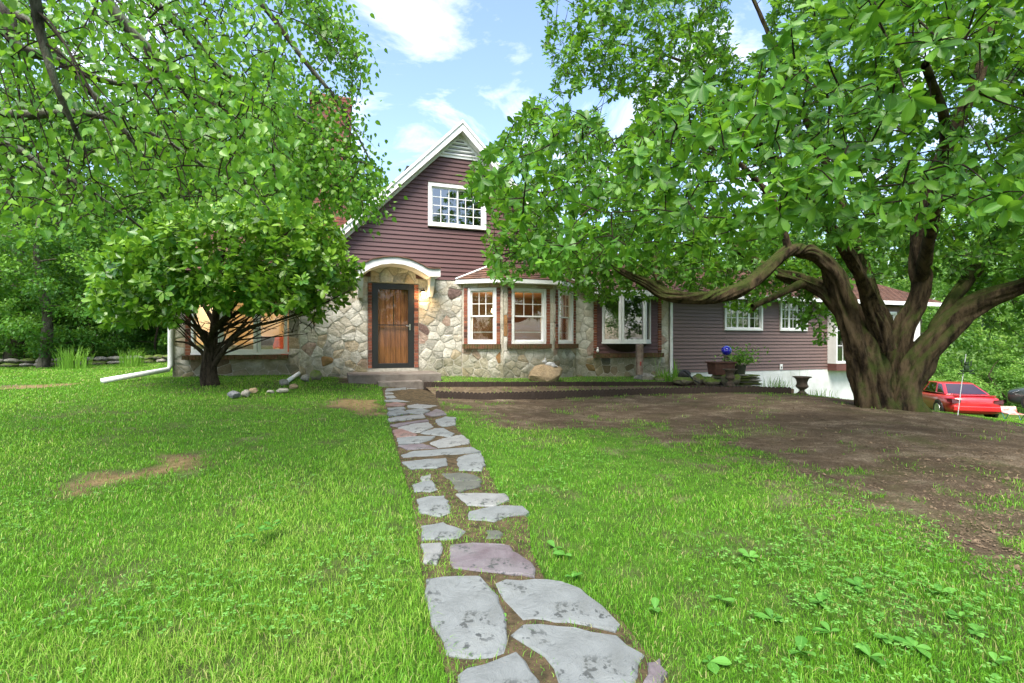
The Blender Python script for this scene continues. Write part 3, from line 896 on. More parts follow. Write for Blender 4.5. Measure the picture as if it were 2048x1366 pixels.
def surround(fr, openings, name='brick_surround'):
    """mortar bed that carries the bricks of one opening"""
    mb = MB()
    for a0, a1, h0, h1, o0, o1 in openings: mb.box(a0, a1, o0, o1, h0, h1, fr)
    return mb.build(name, M['mortar'], house)

def window(fr, a0, a1, h0, h1, rows=0, cols=0, fw=0.085, o=0.0, sash='single', glass='glass', proud=0.05, name='window', trim=0.0):
    """frame > sash, pane, muntin"""
    mb = MB()
    mb.box(a0, a0 + fw, o - .1, o + proud, h0, h1, fr).box(a1 - fw, a1, o - .1, o + proud, h0, h1, fr)
    mb.box(a0 + fw, a1 - fw, o - .1, o + proud - .004, h1 - fw, h1, fr).box(a0 + fw, a1 - fw, o - .1, o + proud + .006, h0, h0 + fw, fr)
    w = mb.build(name, M['white'], house, bevel=0.006)
    i0, i1, j0, j1 = a0 + fw, a1 - fw, h0 + fw, h1 - fw
    def leaf(b0, b1, k0, k1, off, rows, cols, sw=0.035):
        m = MB().box(b0, b0 + sw, off, off + .03, k0, k1, fr).box(b1 - sw, b1, off, off + .03, k0, k1, fr)
        m.box(b0 + sw, b1 - sw, off, off + .028, k0, k0 + sw, fr).box(b0 + sw, b1 - sw, off, off + .028, k1 - sw, k1, fr)
        m.build('sash', M['white'], w)
        MB().box(b0 + sw - .005, b1 - sw + .005, off + .008, off + .014, k0 + sw - .005, k1 - sw + .005, fr).build('pane', M[glass], w)
        for c in range(1, cols):
            x = b0 + sw + (b1 - b0 - 2 * sw) * c / cols
            MB().box(x - .009, x + .009, off + .016, off + .026, k0 + sw, k1 - sw, fr).build('muntin', M['white'], w)
        for r in range(1, rows):
            y = k0 + sw + (k1 - k0 - 2 * sw) * r / rows
            MB().box(b0 + sw, b1 - sw, off + .017, off + .024, y - .009, y + .009, fr).build('muntin', M['white'], w)
    if sash == 'hung':
        mid = j0 + (j1 - j0) * 0.5
        leaf(i0, i1, mid - .02, j1, o - .03, rows, cols)
        leaf(i0, i1, j0, mid + .02, o - .065, 0, 0)
        y = j0 + (j1 - j0) * 0.18
        MB().box(i0, i1, o - .12, o - .1, y - .012, y + .012, fr).build('blind_rail', M['white'], w)
    elif sash == 'slider':
        mid = (i0 + i1) / 2
        leaf(i0, mid + .02, j0, j1, o - .03, rows, cols)
        leaf(mid - .02, i1, j0, j1, o - .065, rows, cols)
    elif sash == 'triple':
        t = (i1 - i0) / 3
        for k in range(3): leaf(i0 + k * t, i0 + (k + 1) * t, j0, j1, o - .03, rows, cols)
    else:
        leaf(i0, i1, j0, j1, o - .03, rows, cols)
    return w

def siding(fr, outline, holes, h0, h1, step, mat, name='siding_wall', seed=0, backing=True, joints=()):
    """lap boards, each clipped to outline(h)->(a0,a1) and to the holes"""
    r_ = random.Random(seed)
    mb = MB()
    n = int((h1 - h0) / step + 0.5)
    for i in range(n):                       # sheathing behind the boards
        h = h0 + i * step; a0, a1 = outline(h + step)
        segs = [(a0, a1)]
        for q in holes:
            if q[2] < h + step * .9 and q[3] > h + step * .1:
                segs = [t for s_ in segs for t in ((s_[0], min(s_[1], q[0])), (max(s_[0], q[1]), s_[1])) if t[1] - t[0] > .01]
        for t in segs: mb.box(t[0], t[1], -0.16, -0.002, h, h + step, fr)
    wall = mb.build(name, M['mortar'], house)
    for i in range(n):
        h = h0 + i * step
        a0, a1 = outline(h + step * 0.5)
        if a1 - a0 < .05: continue
        segs = [(a0, a1)]
        for q in holes:
            if q[2] < h + step - .004 and q[3] > h + .004:
                segs = [t for s_ in segs for t in ((s_[0], min(s_[1], q[0])), (max(s_[0], q[1]), s_[1])) if t[1] - t[0] > .03]
        for t in segs:
            cuts = [t[0]] + [j + (0.0 if i % 2 else 0.55) for j in joints if t[0] + .3 < j + (0.0 if i % 2 else 0.55) < t[1] - .3] + [t[1]]
            for c0, c1 in zip(cuts[:-1], cuts[1:]):
                e = .0015; j = r_.uniform(-.0012, .0012)
                vs = [(c0 + e, 0, h + .003), (c1 - e, 0, h + .003), (c1 - e, 0, h + step), (c0 + e, 0, h + step),
                      (c0 + e, .03 + j, h), (c1 - e, .03 + j, h), (c1 - e, .026 + j, h + .016), (c0 + e, .026 + j, h + .016), (c0 + e, .004, h + step), (c1 - e, .004, h + step)]
                MB().add(vs, [(0, 1, 5, 4), (4, 5, 6, 7), (7, 6, 9, 8), (8, 9, 2, 3), (0, 4, 7, 8, 3), (1, 2, 9, 6, 5), (0, 3, 2, 1)], fr).build('board', mat, wall)
    return wall

FM = Fr(0, 0, 0)
H_SID = 2.93
# main front wall with the door
dl, dt = F(744, 566); dr, db = F(828, 735)
jl, jr = F(736, 600)[0], F(836.5, 600)[0]
stone_wall(FM, -2.14, 1.74, 0.15, H_SID, [(jl - .005, jr + .005, 0.3, dt + .01)], 0.245, 3)
sb = surround(FM, [(jl + .004, dl - .004, db - .02, dt, -.2, .02), (dr + .004, jr - .004, db - .02, dt, -.2, .02)])
brick_column(FM, sb, jl, dl, db, dt, seed=1); brick_column(FM, sb, dr, jr, db, dt, seed=2)
MB().box(jl, jr, -.24, .015, 0.3, db - .004, FM).build('threshold', M['mortar'], house)
door = MB().box(dl + .02, dr - .02, -.14, -.09, db, dt - .02, FM).build('door', M['wood_door'], house)
npl = 7; pw = (dr - dl - .1) / npl
for i in range(npl):
    MB().box(dl + .05 + i * pw + .005, dl + .05 + (i + 1) * pw - .005, -.09, -.072, db + .02, dt - .05, FM).build('plank', M['wood_door'], door, bevel=.004)
gl, gt = F(756, 578); gr_, gb = F(816, 726)
sd = MB().box(dl, gl, -.04, .025, db, dt, FM).box(gr_, dr, -.04, .025, db, dt, FM).box(gl, gr_, -.04, .022, gt, dt, FM).box(gl, gr_, -.04, .022, db, gb, FM)
storm = sd.build('storm_door', M['black'], house, bevel=.006)
MB().box(gl - .01, gr_ + .01, -.012, -.006, gb - .01, gt + .01, FM).build('glass', M['glass_storm'], storm)
hm = F(786, 650)[1]
MB().box(gl, gr_, -.02, .016, hm - .012, hm + .012, FM).build('crossbar', M['black'], storm)
hu, hh = F(819.5, 653)
MB().box(hu - .016, hu + .016, .025, .034, hh - .09, hh + .06, FM).tube([FM(hu, .03, hh), FM(hu, .075, hh), FM(hu - .1, .08, hh + .012)], .011, 8).build('handle', M['steel'], storm)
MB().tube([FM((gl + gr_) / 2 + .02, -.065, gt - .16), FM((gl + gr_) / 2 + .02, -.065, gt - .9)], .012, 8).build('door_knocker', M['black'], door)
stone_wall(Fr(0, -.035, 0), F(741, 540)[0], F(831, 540)[0], dt + .02, F(786, 532)[1], [], .24, 5, 'door_tympanum', .03)
# wall lantern, lit
lu, lh = F(845, 588)
lan = MB().box(lu - .05, lu + .05, 0, .05, lh - .05, lh + .1, FM).tube([FM(lu, .04, lh + .08), FM(lu, .12, lh + .12), FM(lu, .14, lh + .09)], .01, 6).lathe([(.01, .1), (.075, .045), (.08, .035), (.06, .03)], 12, FM(lu, .14, lh)).build('wall_lantern', M['black'], house)
MB().lathe([(.02, -.09), (.045, -.07), (.058, .0), (.05, .03)], 12, FM(lu, .14, lh)).build('lantern_glass', emit_mat('lamp_glow', (1.0, 0.72, 0.36), 9.0), lan, True)
ld = bpy.data.lights.new('lantern_light', 'POINT'); ld.energy = 5; ld.color = (1, .68, .35); ld.shadow_soft_size = .06
lo = bpy.data.objects.new('lantern_light', ld); C.objects.link(lo); lo.parent = lan; lo.location = FM(lu, .25, lh - .06)

# arched hood over the door
VH = -0.62
q = [F(x, y, VH) for x, y in [(712, 545), (722, 530), (745, 519), (770, 514.5), (795, 514), (820, 519), (842, 529), (856, 537), (868, 538.5), (881, 537.5)]]
qi = [F(x, y, VH) for x, y in [(881, 553), (858, 553), (846, 545), (828, 535.5), (808, 529), (785, 526.5), (762, 529), (742, 536), (724, 548), (712, 560)]]
hood = MB()
arc, inn = q, qi[::-1]
vs = []
for (a, h), (a2, h2) in zip(arc, inn): vs += [(a, -VH, h), (a2, -VH, h2), (a, -.02, h), (a2, -.02, h2)]
fs = []
for i in range(len(arc) - 1):
    b = i * 4; fs += [(b, b + 4, b + 5, b + 1), (b + 1, b + 5, b + 7, b + 3), (b, b + 2, b + 6, b + 4), (b + 2, b + 3, b + 7, b + 6)]
fs += [(0, 1, 3, 2), (len(vs) - 4, len(vs) - 2, len(vs) - 1, len(vs) - 3)]
hood_o = MB().add(vs, fs, FM).build('door_hood', M['white'], house)
vs, fs = [], []
for a, h in arc: vs += [(a, -VH + .04, h + .004), (a, -VH + .04, h + .03), (a, -.01, h + .004), (a, -.01, h + .03)]
for i in range(len(arc) - 1):
    b = i * 4; fs += [(b, b + 4, b + 5, b + 1), (b + 1, b + 5, b + 7, b + 3), (b, b + 2, b + 6, b + 4), (b + 2, b + 3, b + 7, b + 6)]
fs += [(0, 1, 3, 2), (len(vs) - 4, len(vs) - 2, len(vs) - 1, len(vs) - 3)]
MB().add(vs, fs, FM).build('hood_shingles', M['shingle'], hood_o)
for xx in (866, 722):
    bu, bt = F(xx, 553, VH + .1); bb = F(xx, 595, -.1)[1]
    MB().add([(bu - .055, 0.03, bt - .02), (bu + .055, 0.03, bt - .02), (bu + .055, .5, bt - .02), (bu - .055, .5, bt - .02), (bu - .055, .03, bb), (bu + .055, .03, bb), (bu + .055, .2, bb), (bu - .055, .2, bb), (bu - .055, .42, bt - .22), (bu + .055, .42, bt - .22)],
             [(0, 1, 2, 3), (4, 7, 6, 5), (0, 4, 5, 1), (3, 2, 9, 8), (8, 9, 6, 7), (0, 3, 8, 7, 4), (1, 5, 6, 9, 2)], FM).build('bracket', M['white'], hood_o)

# stone bay with three windows
BL, BB = 1.1, 1.4
fr1 = Fr(1.745, 0, R(-30)); p1 = fr1(BL, 0, 0)
fr2 = Fr(p1[0], p1[1], 0); p2 = fr2(BB, 0, 0)
fr3 = Fr(p2[0], p2[1], R(30)); p3 = fr3(BL, 0, 0)
WB, WT = 1.285, 2.73
for k, (fr, L, a0, a1) in enumerate([(fr1, BL, .055, 1.02), (fr2, BB, .11, 1.29), (fr3, BL, .08, 1.045)]):
    sl = 1.165
    stone_wall(fr, 0, L, 0.12, 2.86, [(a0 - .004, a1 + .004, sl, WT + .012)], 0.23, 20 + k, thick=.18)
    bw = .1
    sr = surround(fr, [(a0 + .004, a0 + bw - .004, WB, WT, -.15, .02), (a1 - bw + .004, a1 - .004, WB, WT, -.15, .02), (a0, a1, sl, WB - .03, -.15, .0)])
    brick_column(fr, sr, a0, a0 + bw, WB, WT, seed=30 + k); brick_column(fr, sr, a1 - bw, a1, WB, WT, seed=40 + k)
    brick_sill(fr, sr, a0 - .02, a1 + .02, sl, WB - .004)
    window(fr, a0 + bw + .002, a1 - bw - .002, WB, WT + .006, 2, 3, fw=.075, o=-.03, sash='hung', name='window')
# bay roof
ez, tz = 2.94, 3.36
def off(fr, a, o): p = fr(a, o, 0); return p[0], p[1]
e0 = (1.745 - .18, -.02); e1 = (p1[0] - .12, p1[1] - .24); e2 = (p2[0] + .12, p2[1] - .24); e3 = (p3[0] + .18, -.02)
t0, t1 = (2.55, -.02), (4.2, -.02)
bay = MB()
for a, b in ((e0, e1), (e1, e2), (e2, e3)):
    pass
vs = [(*p, ez - .1) for p in (e0, e1, e2, e3)] + [(*p, ez) for p in (e0, e1, e2, e3)]
fascia = MB().add(vs, [(0, 1, 5, 4), (1, 2, 6, 5), (2, 3, 7, 6), (3, 0, 4, 7), (0, 3, 2, 1), (4, 5, 6, 7)]).build('bay_roof', M['white'], house)
def shingle_plane(A, B, Cc, D, course, tab, name, parent, th=.012, seed=0):
    """shingle tabs on the quad A-B (eave) D-C (top): joined, too small to pick apart"""
    r_ = random.Random(seed); A, B, Cc, D = map(Vector, (A, B, Cc, D))
    nrm = (B - A).cross(D - A).normalized()
    if nrm.z < 0: nrm = -nrm
    n = max(2, round(((D + Cc) / 2 - (A + B) / 2).length / course))
    mb = MB()
    for i in range(n):
        t0_, t1_ = i / n, min(1, (i + 1.12) / n)
        l0, r0 = A.lerp(D, t0_), B.lerp(Cc, t0_); l1, r1 = A.lerp(D, t1_), B.lerp(Cc, t1_)
        m = max(1, round((r0 - l0).length / tab))
        for j in range(m):
            x0, x1 = j / m, (j + 1) / m
            if i % 2 and j: x0 -= .5 / m
            if i % 2 and j < m - 1: x1 -= .5 / m
            k = th * r_.uniform(.7, 1.5)
            a, b, c, d = l0.lerp(r0, x0 + .004), l0.lerp(r0, x1 - .004), l1.lerp(r1, x1 - .004), l1.lerp(r1, x0 + .004)
            mb.add([a, b, a + nrm * (k + .012), b + nrm * (k + .012), c + nrm * .003, d + nrm * .003], [(0, 1, 3, 2), (2, 3, 4, 5), (0, 2, 5), (1, 4, 3)])
    me = mb.mesh(name, fix=False)
    o = link(name, me, M['shingle'], parent); o['kind'] = 'stuff'
    return o
for k, (a, b, c, d) in enumerate([(e0, e1, t0, t0), (e1, e2, t1, t0), (e2, e3, t1, t1)]):
    A, B, Cc, D = (*a, ez + .004), (*b, ez + .004), (*c, tz), (*d, tz)
    MB().add([A, B, Cc, D] if c != d else [A, B, Cc], [(0, 1, 2, 3) if c != d else (0, 1, 2)]).build('bay_roof_deck', M['shingle'], fascia)
    shingle_plane(A, B, Cc, D, .13, .22, 'shingle_course', fascia, seed=k)
for a, b in ((e0, t0), (e3, t1)):
    A, B = Vector((*a, ez)), Vector((*b, tz))
    MB().tube([A + Vector((0, -.01, .02)), B + Vector((0, -.01, .02))], .03, 6).build('hip_flashing', M['white'], fascia)

# right stone part with the bow window in a siding recess
bl, br = F(1187, 600)[0], F(1322, 600)[0]
bt_ = 2.86; bs = F(1250, 706)[1]; bs0 = F(1250, 715)[1]
stone_wall(FM, p3[0] - .0, 8.2, 0.05, H_SID, [(bl, br, bs0, bt_)], 0.25, 61)
sr = surround(FM, [(bl + .004, bl + .096, bs, bt_, -.2, .015), (br - .116, br - .004, bs, bt_, -.2, .015), (bl, br, bs0, bs - .02, -.2, -.005)])
brick_column(FM, sr, bl, bl + .1, bs, bt_, seed=71); brick_column(FM, sr, br - .12, br, bs, bt_, seed=72)
brick_sill(FM, sr, bl - .02, br + .02, bs0, bs - .004, .13)
siding(FM, lambda h: (bl + .1, br - .12), [], bs, bt_ - .005, .1085, M['vinyl'], seed=5)

def bow(fr, a0, a1, h0, h1, proj, side, glass, base=True, side_cols=0):
    """three-sided projecting window: side panes angled, wide pane in front"""
    P = [(a0, 0), (a0 + side, proj), (a1 - side, proj), (a1, 0)]
    w = None
    for z0, z1, grow in ((h0 - .05, h0 + .0, .03), (h1, h1 + .09, .04)):
        PP = [(P[0][0] - grow, 0.02), (P[1][0] - grow, P[1][1] + grow), (P[2][0] + grow, P[2][1] + grow), (P[3][0] + grow, 0.02)]
        q_ = MB().add([(x, y, z0) for x, y in PP] + [(x, y, z1) for x, y in PP], [(0, 3, 2, 1), (4, 5, 6, 7), (0, 1, 5, 4), (1, 2, 6, 5), (2, 3, 7, 6), (3, 0, 4, 7)], fr).build('head_board' if w else 'bow_window', M['white'], w or house, bevel=.006)
        w = w or q_
    for k in range(3):
        (x0, y0), (x1, y1) = P[k], P[k + 1]
        L = math.hypot(x1 - x0, y1 - y0); ang = math.atan2(y1 - y0, x1 - x0)
        c0 = fr(x0, y0, 0)
        f2 = Fr(c0[0], c0[1], fr.ang - ang)
        fw = .075
        sl = MB().box(.005, fw, -.06, .03, h0 + .002, h1 - .002, f2).box(L - fw, L - .005, -.06, .03, h0 + .002, h1 - .002, f2)
        sl.box(fw, L - fw, -.06, .026, h0 + .002, h0 + fw, f2).box(fw, L - fw, -.06, .026, h1 - fw, h1 - .002, f2)
        sl.build('sash', M['white'], w, bevel=.005)
        MB().box(fw - .005, L - fw + .005, -.02, -.012, h0 + fw - .005, h1 - fw + .005, f2).build('pane', M[glass], w)
    return w
wl_, wt_ = F(1204, 592); wr_, wb_ = F(1300, 684)
bw1 = bow(FM, wl_, wr_, wb_, 2.74, .36, .42, 'glass_dark')
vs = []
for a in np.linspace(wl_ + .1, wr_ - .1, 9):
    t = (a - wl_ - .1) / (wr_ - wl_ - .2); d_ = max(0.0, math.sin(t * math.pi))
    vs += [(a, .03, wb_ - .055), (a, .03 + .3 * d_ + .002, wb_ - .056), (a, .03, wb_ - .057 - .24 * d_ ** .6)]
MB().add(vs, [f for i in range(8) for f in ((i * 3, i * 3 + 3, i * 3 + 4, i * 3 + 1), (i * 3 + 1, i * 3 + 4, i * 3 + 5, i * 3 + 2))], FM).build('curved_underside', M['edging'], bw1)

# left stone wing, set back, with the living room bow window
FL = Fr(0, .5, 0)
ll = F(345, 700, .5)[0]
lw0, lw1 = F(383, 700, .5)[0], F(575, 700, .5)[0]
ls1 = F(470, 709.5, .5)[1]; ls0 = F(470, 718, .5)[1]; lj = F(371, 700, .5)[0]
stone_wall(FL, ll, -2.145, 0.2, 2.85, [(lj, lw1 + .02, ls0, 2.7)], 0.25, 81)
frR = Fr(-2.14, .5, R(-90))
stone_wall(frR, 0, .5, 0.2, H_SID, [], .27, 83, thick=.2)
sr = surround(FL, [(lj + .004, lw0 - .02, ls1, 2.7, -.2, .015), (lj, lw1 + .02, ls0, ls1 - .02, -.2, -.005)])
brick_column(FL, sr, lj, lw0 - .015, ls1, 2.7, seed=91)
brick_sill(FL, sr, lj - .01, lw1 + .02, ls0, ls1 - .004, .3)
bow(FL, lw0, lw1, ls1 + .055, 2.6, .3, .62, 'glass')

# gable siding, upstairs window, vent
AP_U, AP_H = 1.68, 6.86
EU0, EU1 = -2.14, 5.5
sl_ = (AP_H - 2.98) / (AP_U - EU0)
def gable(h):
    w = (AP_H - h) / sl_
    return AP_U - w, AP_U + w
u0, h1_ = F(855.5, 366); _, h0_ = F(855.5, 452.5); u1, _ = F(971, 460)
vbh = F(915, 318)[1]
siding(FM, gable, [(u0, u1, h0_, h1_), (e0[0] - .0, e3[0] + .0, 2.8, 2.95)], H_SID, 6.35, .1085, M['vinyl'], 'gable_siding', 9, joints=(.9, 4.2))
window(FM, u0, u1, h0_, h1_, 4, 3, fw=.085, o=.03, sash='slider', glass='glass_dark', name='gable_window')
va0, va1 = gable(vbh)
va0 += .14; va1 -= .14
vent = MB()
ah = AP_H - (vbh - vbh) - .1
vent.prism([(va0, vbh), (va1, vbh), (AP_U, vbh + (va1 - va0) / 2 * sl_)], .0, .045, FM)
vo = vent.build('gable_vent', M['white'], house)
vh_top = vbh + (va1 - va0) / 2 * sl_
for i in range(6):
    h = vbh + .06 + i * .1
    w = (vh_top - h) / sl_ - .06
    if w < .03: break
    MB().add([(AP_U - w, .047, h), (AP_U + w, .047, h), (AP_U + w - .03, .075, h + .012), (AP_U - w + .03, .075, h + .012), (AP_U + w - .05, .05, h + .06), (AP_U - w + .05, .05, h + .06)],
             [(0, 1, 2, 3), (3, 2, 4, 5), (0, 3, 5), (1, 4, 2)], FM).build('louvre', M['white'], vo)
    MB().box(AP_U - w, AP_U + w, .046, .05, h + .055, h + .085, FM).build('louvre_shade_strip', M['black'], vo)  # solid black strip, paints the shade between two louvres

# roofs
OV = .32
def rake(sign):
    c = math.hypot(1, sl_)
    ax, ah = AP_U, AP_H + .1
    eu = AP_U + sign * (AP_U - EU0 + .22); eh = ah - sl_ * (AP_U - EU0 + .22)
    dn = (sign * .0, -.27)
    bd = MB().add([(ax, OV, ah), (eu, OV, eh), (eu, OV, eh - .2), (ax, OV, ah - .26), (ax, OV - .03, ah), (eu, OV - .03, eh), (eu, OV - .03, eh - .2), (ax, OV - .03, ah - .26)],
             [(0, 1, 2, 3), (7, 6, 5, 4), (0, 4, 5, 1), (3, 2, 6, 7), (1, 5, 6, 2), (0, 3, 7, 4)], FM)
    bd.build('rake_board', M['white'], gable_roof)
    MB().add([(ax, OV + .03, ah + .012), (eu, OV + .03, eh + .012), (eu, OV + .03, eh - .07), (ax, OV + .03, ah - .07), (ax, OV + .002, ah + .012), (eu, OV + .002, eh + .012), (eu, OV + .002, eh - .07), (ax, OV + .002, ah - .07)],
             [(0, 1, 2, 3), (7, 6, 5, 4), (0, 4, 5, 1), (3, 2, 6, 7), (1, 5, 6, 2), (0, 3, 7, 4)], FM).build('drip_edge', M['white'], gable_roof)
    MB().add([(ax, OV - .032, ah - .22), (eu, OV - .032, eh - .17), (eu, .026, eh - .17), (ax, .026, ah - .22), (ax, OV - .032, ah - .245), (eu, OV - .032, eh - .195), (eu, .026, eh - .195), (ax, .026, ah - .245)],
             [(0, 1, 2, 3), (7, 6, 5, 4), (0, 4, 5, 1), (3, 2, 6, 7), (1, 5, 6, 2), (0, 3, 7, 4)], FM).build('soffit', M['white'], gable_roof)
    w2 = .09
    MB().add([(ax, .028, ah - .25), (eu, .028, eh - .2), (eu, .028, eh - .2 - w2), (ax, .028, ah - .25 - w2), (ax, .055, ah - .25), (eu, .055, eh - .2), (eu, .055, eh - .2 - w2), (ax, .055, ah - .25 - w2)],
             [(0, 1, 2, 3), (7, 6, 5, 4), (0, 4, 5, 1), (3, 2, 6, 7), (1, 5, 6, 2), (0, 3, 7, 4)], FM).build('frieze_board', M['white'], gable_roof)
bk = 8.2
def roofslab(name, A, B, Cc, D, th, mat=None, parent=None):
    vs = [Vector(p) for p in (A, B, Cc, D)]
    return MB().add([tuple(p) for p in vs] + [(p.x, p.y, p.z - th) for p in vs], [(0, 1, 2, 3), (7, 6, 5, 4), (0, 4, 5, 1), (1, 5, 6, 2), (2, 6, 7, 3), (3, 7, 4, 0)]).build(name, mat or M['shingle'], parent or house)
w_ = AP_U - EU0 + .25; ehh = AP_H + .1 - sl_ * w_
gable_roof = roofslab('gable_roof', (AP_U - w_, -OV + .02, ehh + .02), (AP_U - w_, bk, ehh + .02), (AP_U, bk, AP_H + .12), (AP_U, -OV + .02, AP_H + .12), .07)
roofslab('roof_slope', (AP_U + w_, -OV + .02, ehh + .02), (AP_U + w_, bk, ehh + .02), (AP_U + .001, bk, AP_H + .12), (AP_U + .001, -OV + .02, AP_H + .12), .07, None, gable_roof)
rake(-1); rake(1)
RH, RV = 5.0, 4.0
mr = roofslab('main_roof', (ll - .3, -.05, 2.86), (EU0 + .1, -.05, 2.86), (AP_U, RV, RH), (ll - .3, RV, RH), .1)
shingle_plane((ll - .3, -.1, 2.87), (EU0 + .1, -.1, 2.87), (AP_U, RV, RH + .01), (ll - .3, RV, RH + .01), .15, .3, 'shingle_course', mr, seed=7)
roofslab('rear_slope', (ll - .3, 8.1, 2.86), (8.3, 8.1, 2.86), (8.3, RV + .001, RH), (ll - .3, RV + .001, RH), .1, None, mr)
m2 = roofslab('east_roof', (EU1 - .2, -.35, 2.80), (8.35, -.35, 2.80), (8.35, RV, RH), (AP_U, RV, RH), .1)
shingle_plane((EU1 - .2, -.36, 2.81), (8.35, -.36, 2.81), (8.35, RV, RH + .01), (AP_U, RV, RH + .01), .15, .3, 'shingle_course', m2, seed=8)
m3 = roofslab('wing_roof', (8.36, -.38, 2.80), (20.6, -.38, 2.80), (20.6, 3.4, 4.3), (8.36, 3.4, 4.3), .1)
shingle_plane((8.36, -.39, 2.81), (20.6, -.39, 2.81), (20.6, 3.4, 4.31), (8.36, 3.4, 4.31), .15, .3, 'shingle_course', m3, seed=9)
roofslab('rear_slope', (8.36, 7.2, 2.8), (20.6, 7.2, 2.8), (20.6, 3.401, 4.3), (8.36, 3.401, 4.3), .1, None, m3)
for nm, x0, x1, vv, rf in (('fascia_board', EU1 - .2, 8.34, -.36, m2), ('fascia_board', 8.37, 20.6, -.39, m3), ('fascia_board', ll - .3, EU0 - .02, .05, mr)):
    MB().box(x0, x1, vv - .025, vv + .005, 2.68, 2.815, None).build(nm, M['white'], rf)
# walls that close the volume (sides and back)
MB().box(ll + .02, ll + .2, .78, 7.8, .2, 2.85).build('end_wall', M['vinyl2'], house)
MB().box(ll + .02, 19.6, 7.7, 7.9, -.5, 2.8).build('rear_wall', M['vinyl2'], house)
MB().prism([(0.78, 2.85), (7.8, 2.85), (RV, RH - .1)], ll + .02, ll + .15, lambda a, o, h: (o, a, h)).build('end_gable', M['vinyl'], house)
MB().prism([(EU0 + .3, 2.9), (EU1 - .3, 2.9), (AP_U, AP_H - .2)], 7.7, 7.8).build('rear_gable', M['vinyl2'], house)

# chimney: brick stack built of separate courses, joined
cu0, cu1 = F(622, 400, 1.2)[0], F(702, 400, 1.2)[0]; ctop = F(660, 188, 1.2)[1]
ch = MB().box(cu0 + .012, cu1 - .012, 1.212, 1.97, 2.6, ctop - .01).build('chimney', M['mortar'], house)
mb = MB(); hcur = 2.9; row = 0
while hcur < ctop - .03:
    g = .035 if hcur > ctop - .25 else 0.0
    for side in range(2):
        nb = 5
        L = (cu1 - cu0) if side == 0 else .78
        nb = round(L / .21); w = L / nb
        xs = [0] + [w * (i + (.5 if row % 2 else 0)) for i in range(0 if row % 2 else 1, nb)] + [L]
        for a, b in zip(xs[:-1], xs[1:]):
            e = random.uniform(-.005, .005)
            if side == 0: mb.box(cu0 + a + .005 - g * (a == 0), cu0 + b - .005 + g * (b == L), 1.2 + e - g, 1.25, hcur, hcur + .062)
            else:
                mb.box(cu1 - .05, cu1 - e + g, 1.2 + a + .005, 1.2 + b - .005, hcur + .001, hcur + .063)
                mb.box(cu0 + e - g, cu0 + .05, 1.2 + a + .005, 1.2 + b - .005, hcur + .001, hcur + .063)
    hcur += .075; row += 1
o = mb.build('chimney_bricks', M['brick_stuff'], ch); o['kind'] = 'stuff'

# right wing: siding over a white masonry base
wc0 = 8.22; wc1 = F(1665, 700)[0]
fbot = 0.39
w1a, w1b = F(1447, 600)[0], F(1523, 600)[0]; w1h = F(1480, 661)[1]
w2a, w2b = F(1558, 600)[0], F(1612, 600)[0]
holes = [(w1a, w1b, w1h, w1h + 1.12), (w2a, w2b, w1h, w1h + 1.12)]
siding(FM, lambda h: (wc0 + .04, 19.6), holes + [(wc1, wc1 + 2.6, .3, 2.3)], fbot, 2.72, .1085, M['vinyl2'], 'wing_siding', 12, joints=(10.4, 12.6, 14.0))
for a, b in ((w1a, w1b), (w2a, w2b)):
    window(FM, a, b, w1h, w1h + 1.12, 3, 2, fw=.07, o=.02, sash='triple', glass='glass_dark', name='wing_window')
MB().box(8.22, 19.6, -.02, .22, -1.8, fbot - .004).build('foundation', M['whitewash'], house)
ou, oh = F(1560.5, 733.5)
ol = MB().box(ou - .055, ou + .055, .025, .05, oh - .09, oh + .09, FM).build('outlet_cover', M['white'], house, bevel=.006)
MB().box(ou - .02, ou + .02, .051, .056, oh - .05, oh + .01, FM).build('socket', M['edging'], ol)
# box bay at the far end
BX = .35
x0 = F(1673, 700, -BX)[0]; z0 = F(1700, 727, -BX)[1]; z00 = F(1700, 741, -BX)[1]
x1 = x0 + 2.3
FB = Fr(x0, -BX, 0)
MB().box(x0, x1, -BX, .0, z00, z0 - .004).build('box_bay_base', simple('red_brown_paint', (.15, .06, .05), (.12, .05, .043), 4), house)
MB().box(x0, x0 + .06, -BX + .12, 0, z0, 2.35).box(x1 - .06, x1, -BX + .12, 0, z0, 2.35).box(x0, x1, -BX, .0, 2.355, 2.45).build('box_bay', M['white'], house)
for k in range(3):
    window(FB, k * 2.3 / 3, (k + 1) * 2.3 / 3 - .004, z0, 2.35, 3, 2, fw=.055, o=-.05, glass='glass_dark', name='box_bay_window')
for k in range(2):
    cx = F(1745 + k * 42, 650)[0]
    window(Fr(cx, -.06, 0), 0.35, 1.15, 1.35, 2.45, 2, 2, fw=.07, o=0, glass='glass_dark', name='porch_window')
pst = F(1815, 650)[0]
MB().box(19.45, 19.62, -.09, -.03, -.2, 2.7).build('corner_post', M['white'], house)
cp = MB()
for xx, vv in ((8.2, -.03), ):
    cp.box(xx + .01, xx + .1, -.075, -.03, -.05, 2.75)
cp.build('downspout', M['white'], house, bevel=.01)
# downspouts on the left
d1u = F(599, 700, .42)[0]
e_ = F(577, 764, -.35)
mb = MB()
def pipe(pts, r=.042):
    return MB().tube(pts, r, 10).build('downspout', M['white'], house, True)
X1 = gp(576, 766); uu, vv = wh(X1.x, X1.y)
pipe([(d1u + .05, .38, 2.7), (d1u + .05, .38, 1.6), (d1u + .05, .36, .75), (d1u + .04, .33, .62), (uu, vv, X1.z + .05)])
d2u = F(341, 700, .45)[0]
X2 = gp(203, 767); uu, vv = wh(X2.x, X2.y)
pipe([(d2u, .46, 2.75), (d2u, .46, 1.5), (d2u, .45, F(341, 730, .45)[1]), (d2u - .03, .42, F(341, 737, .45)[1] - .02), (uu, vv, X2.z + .05)], .055)

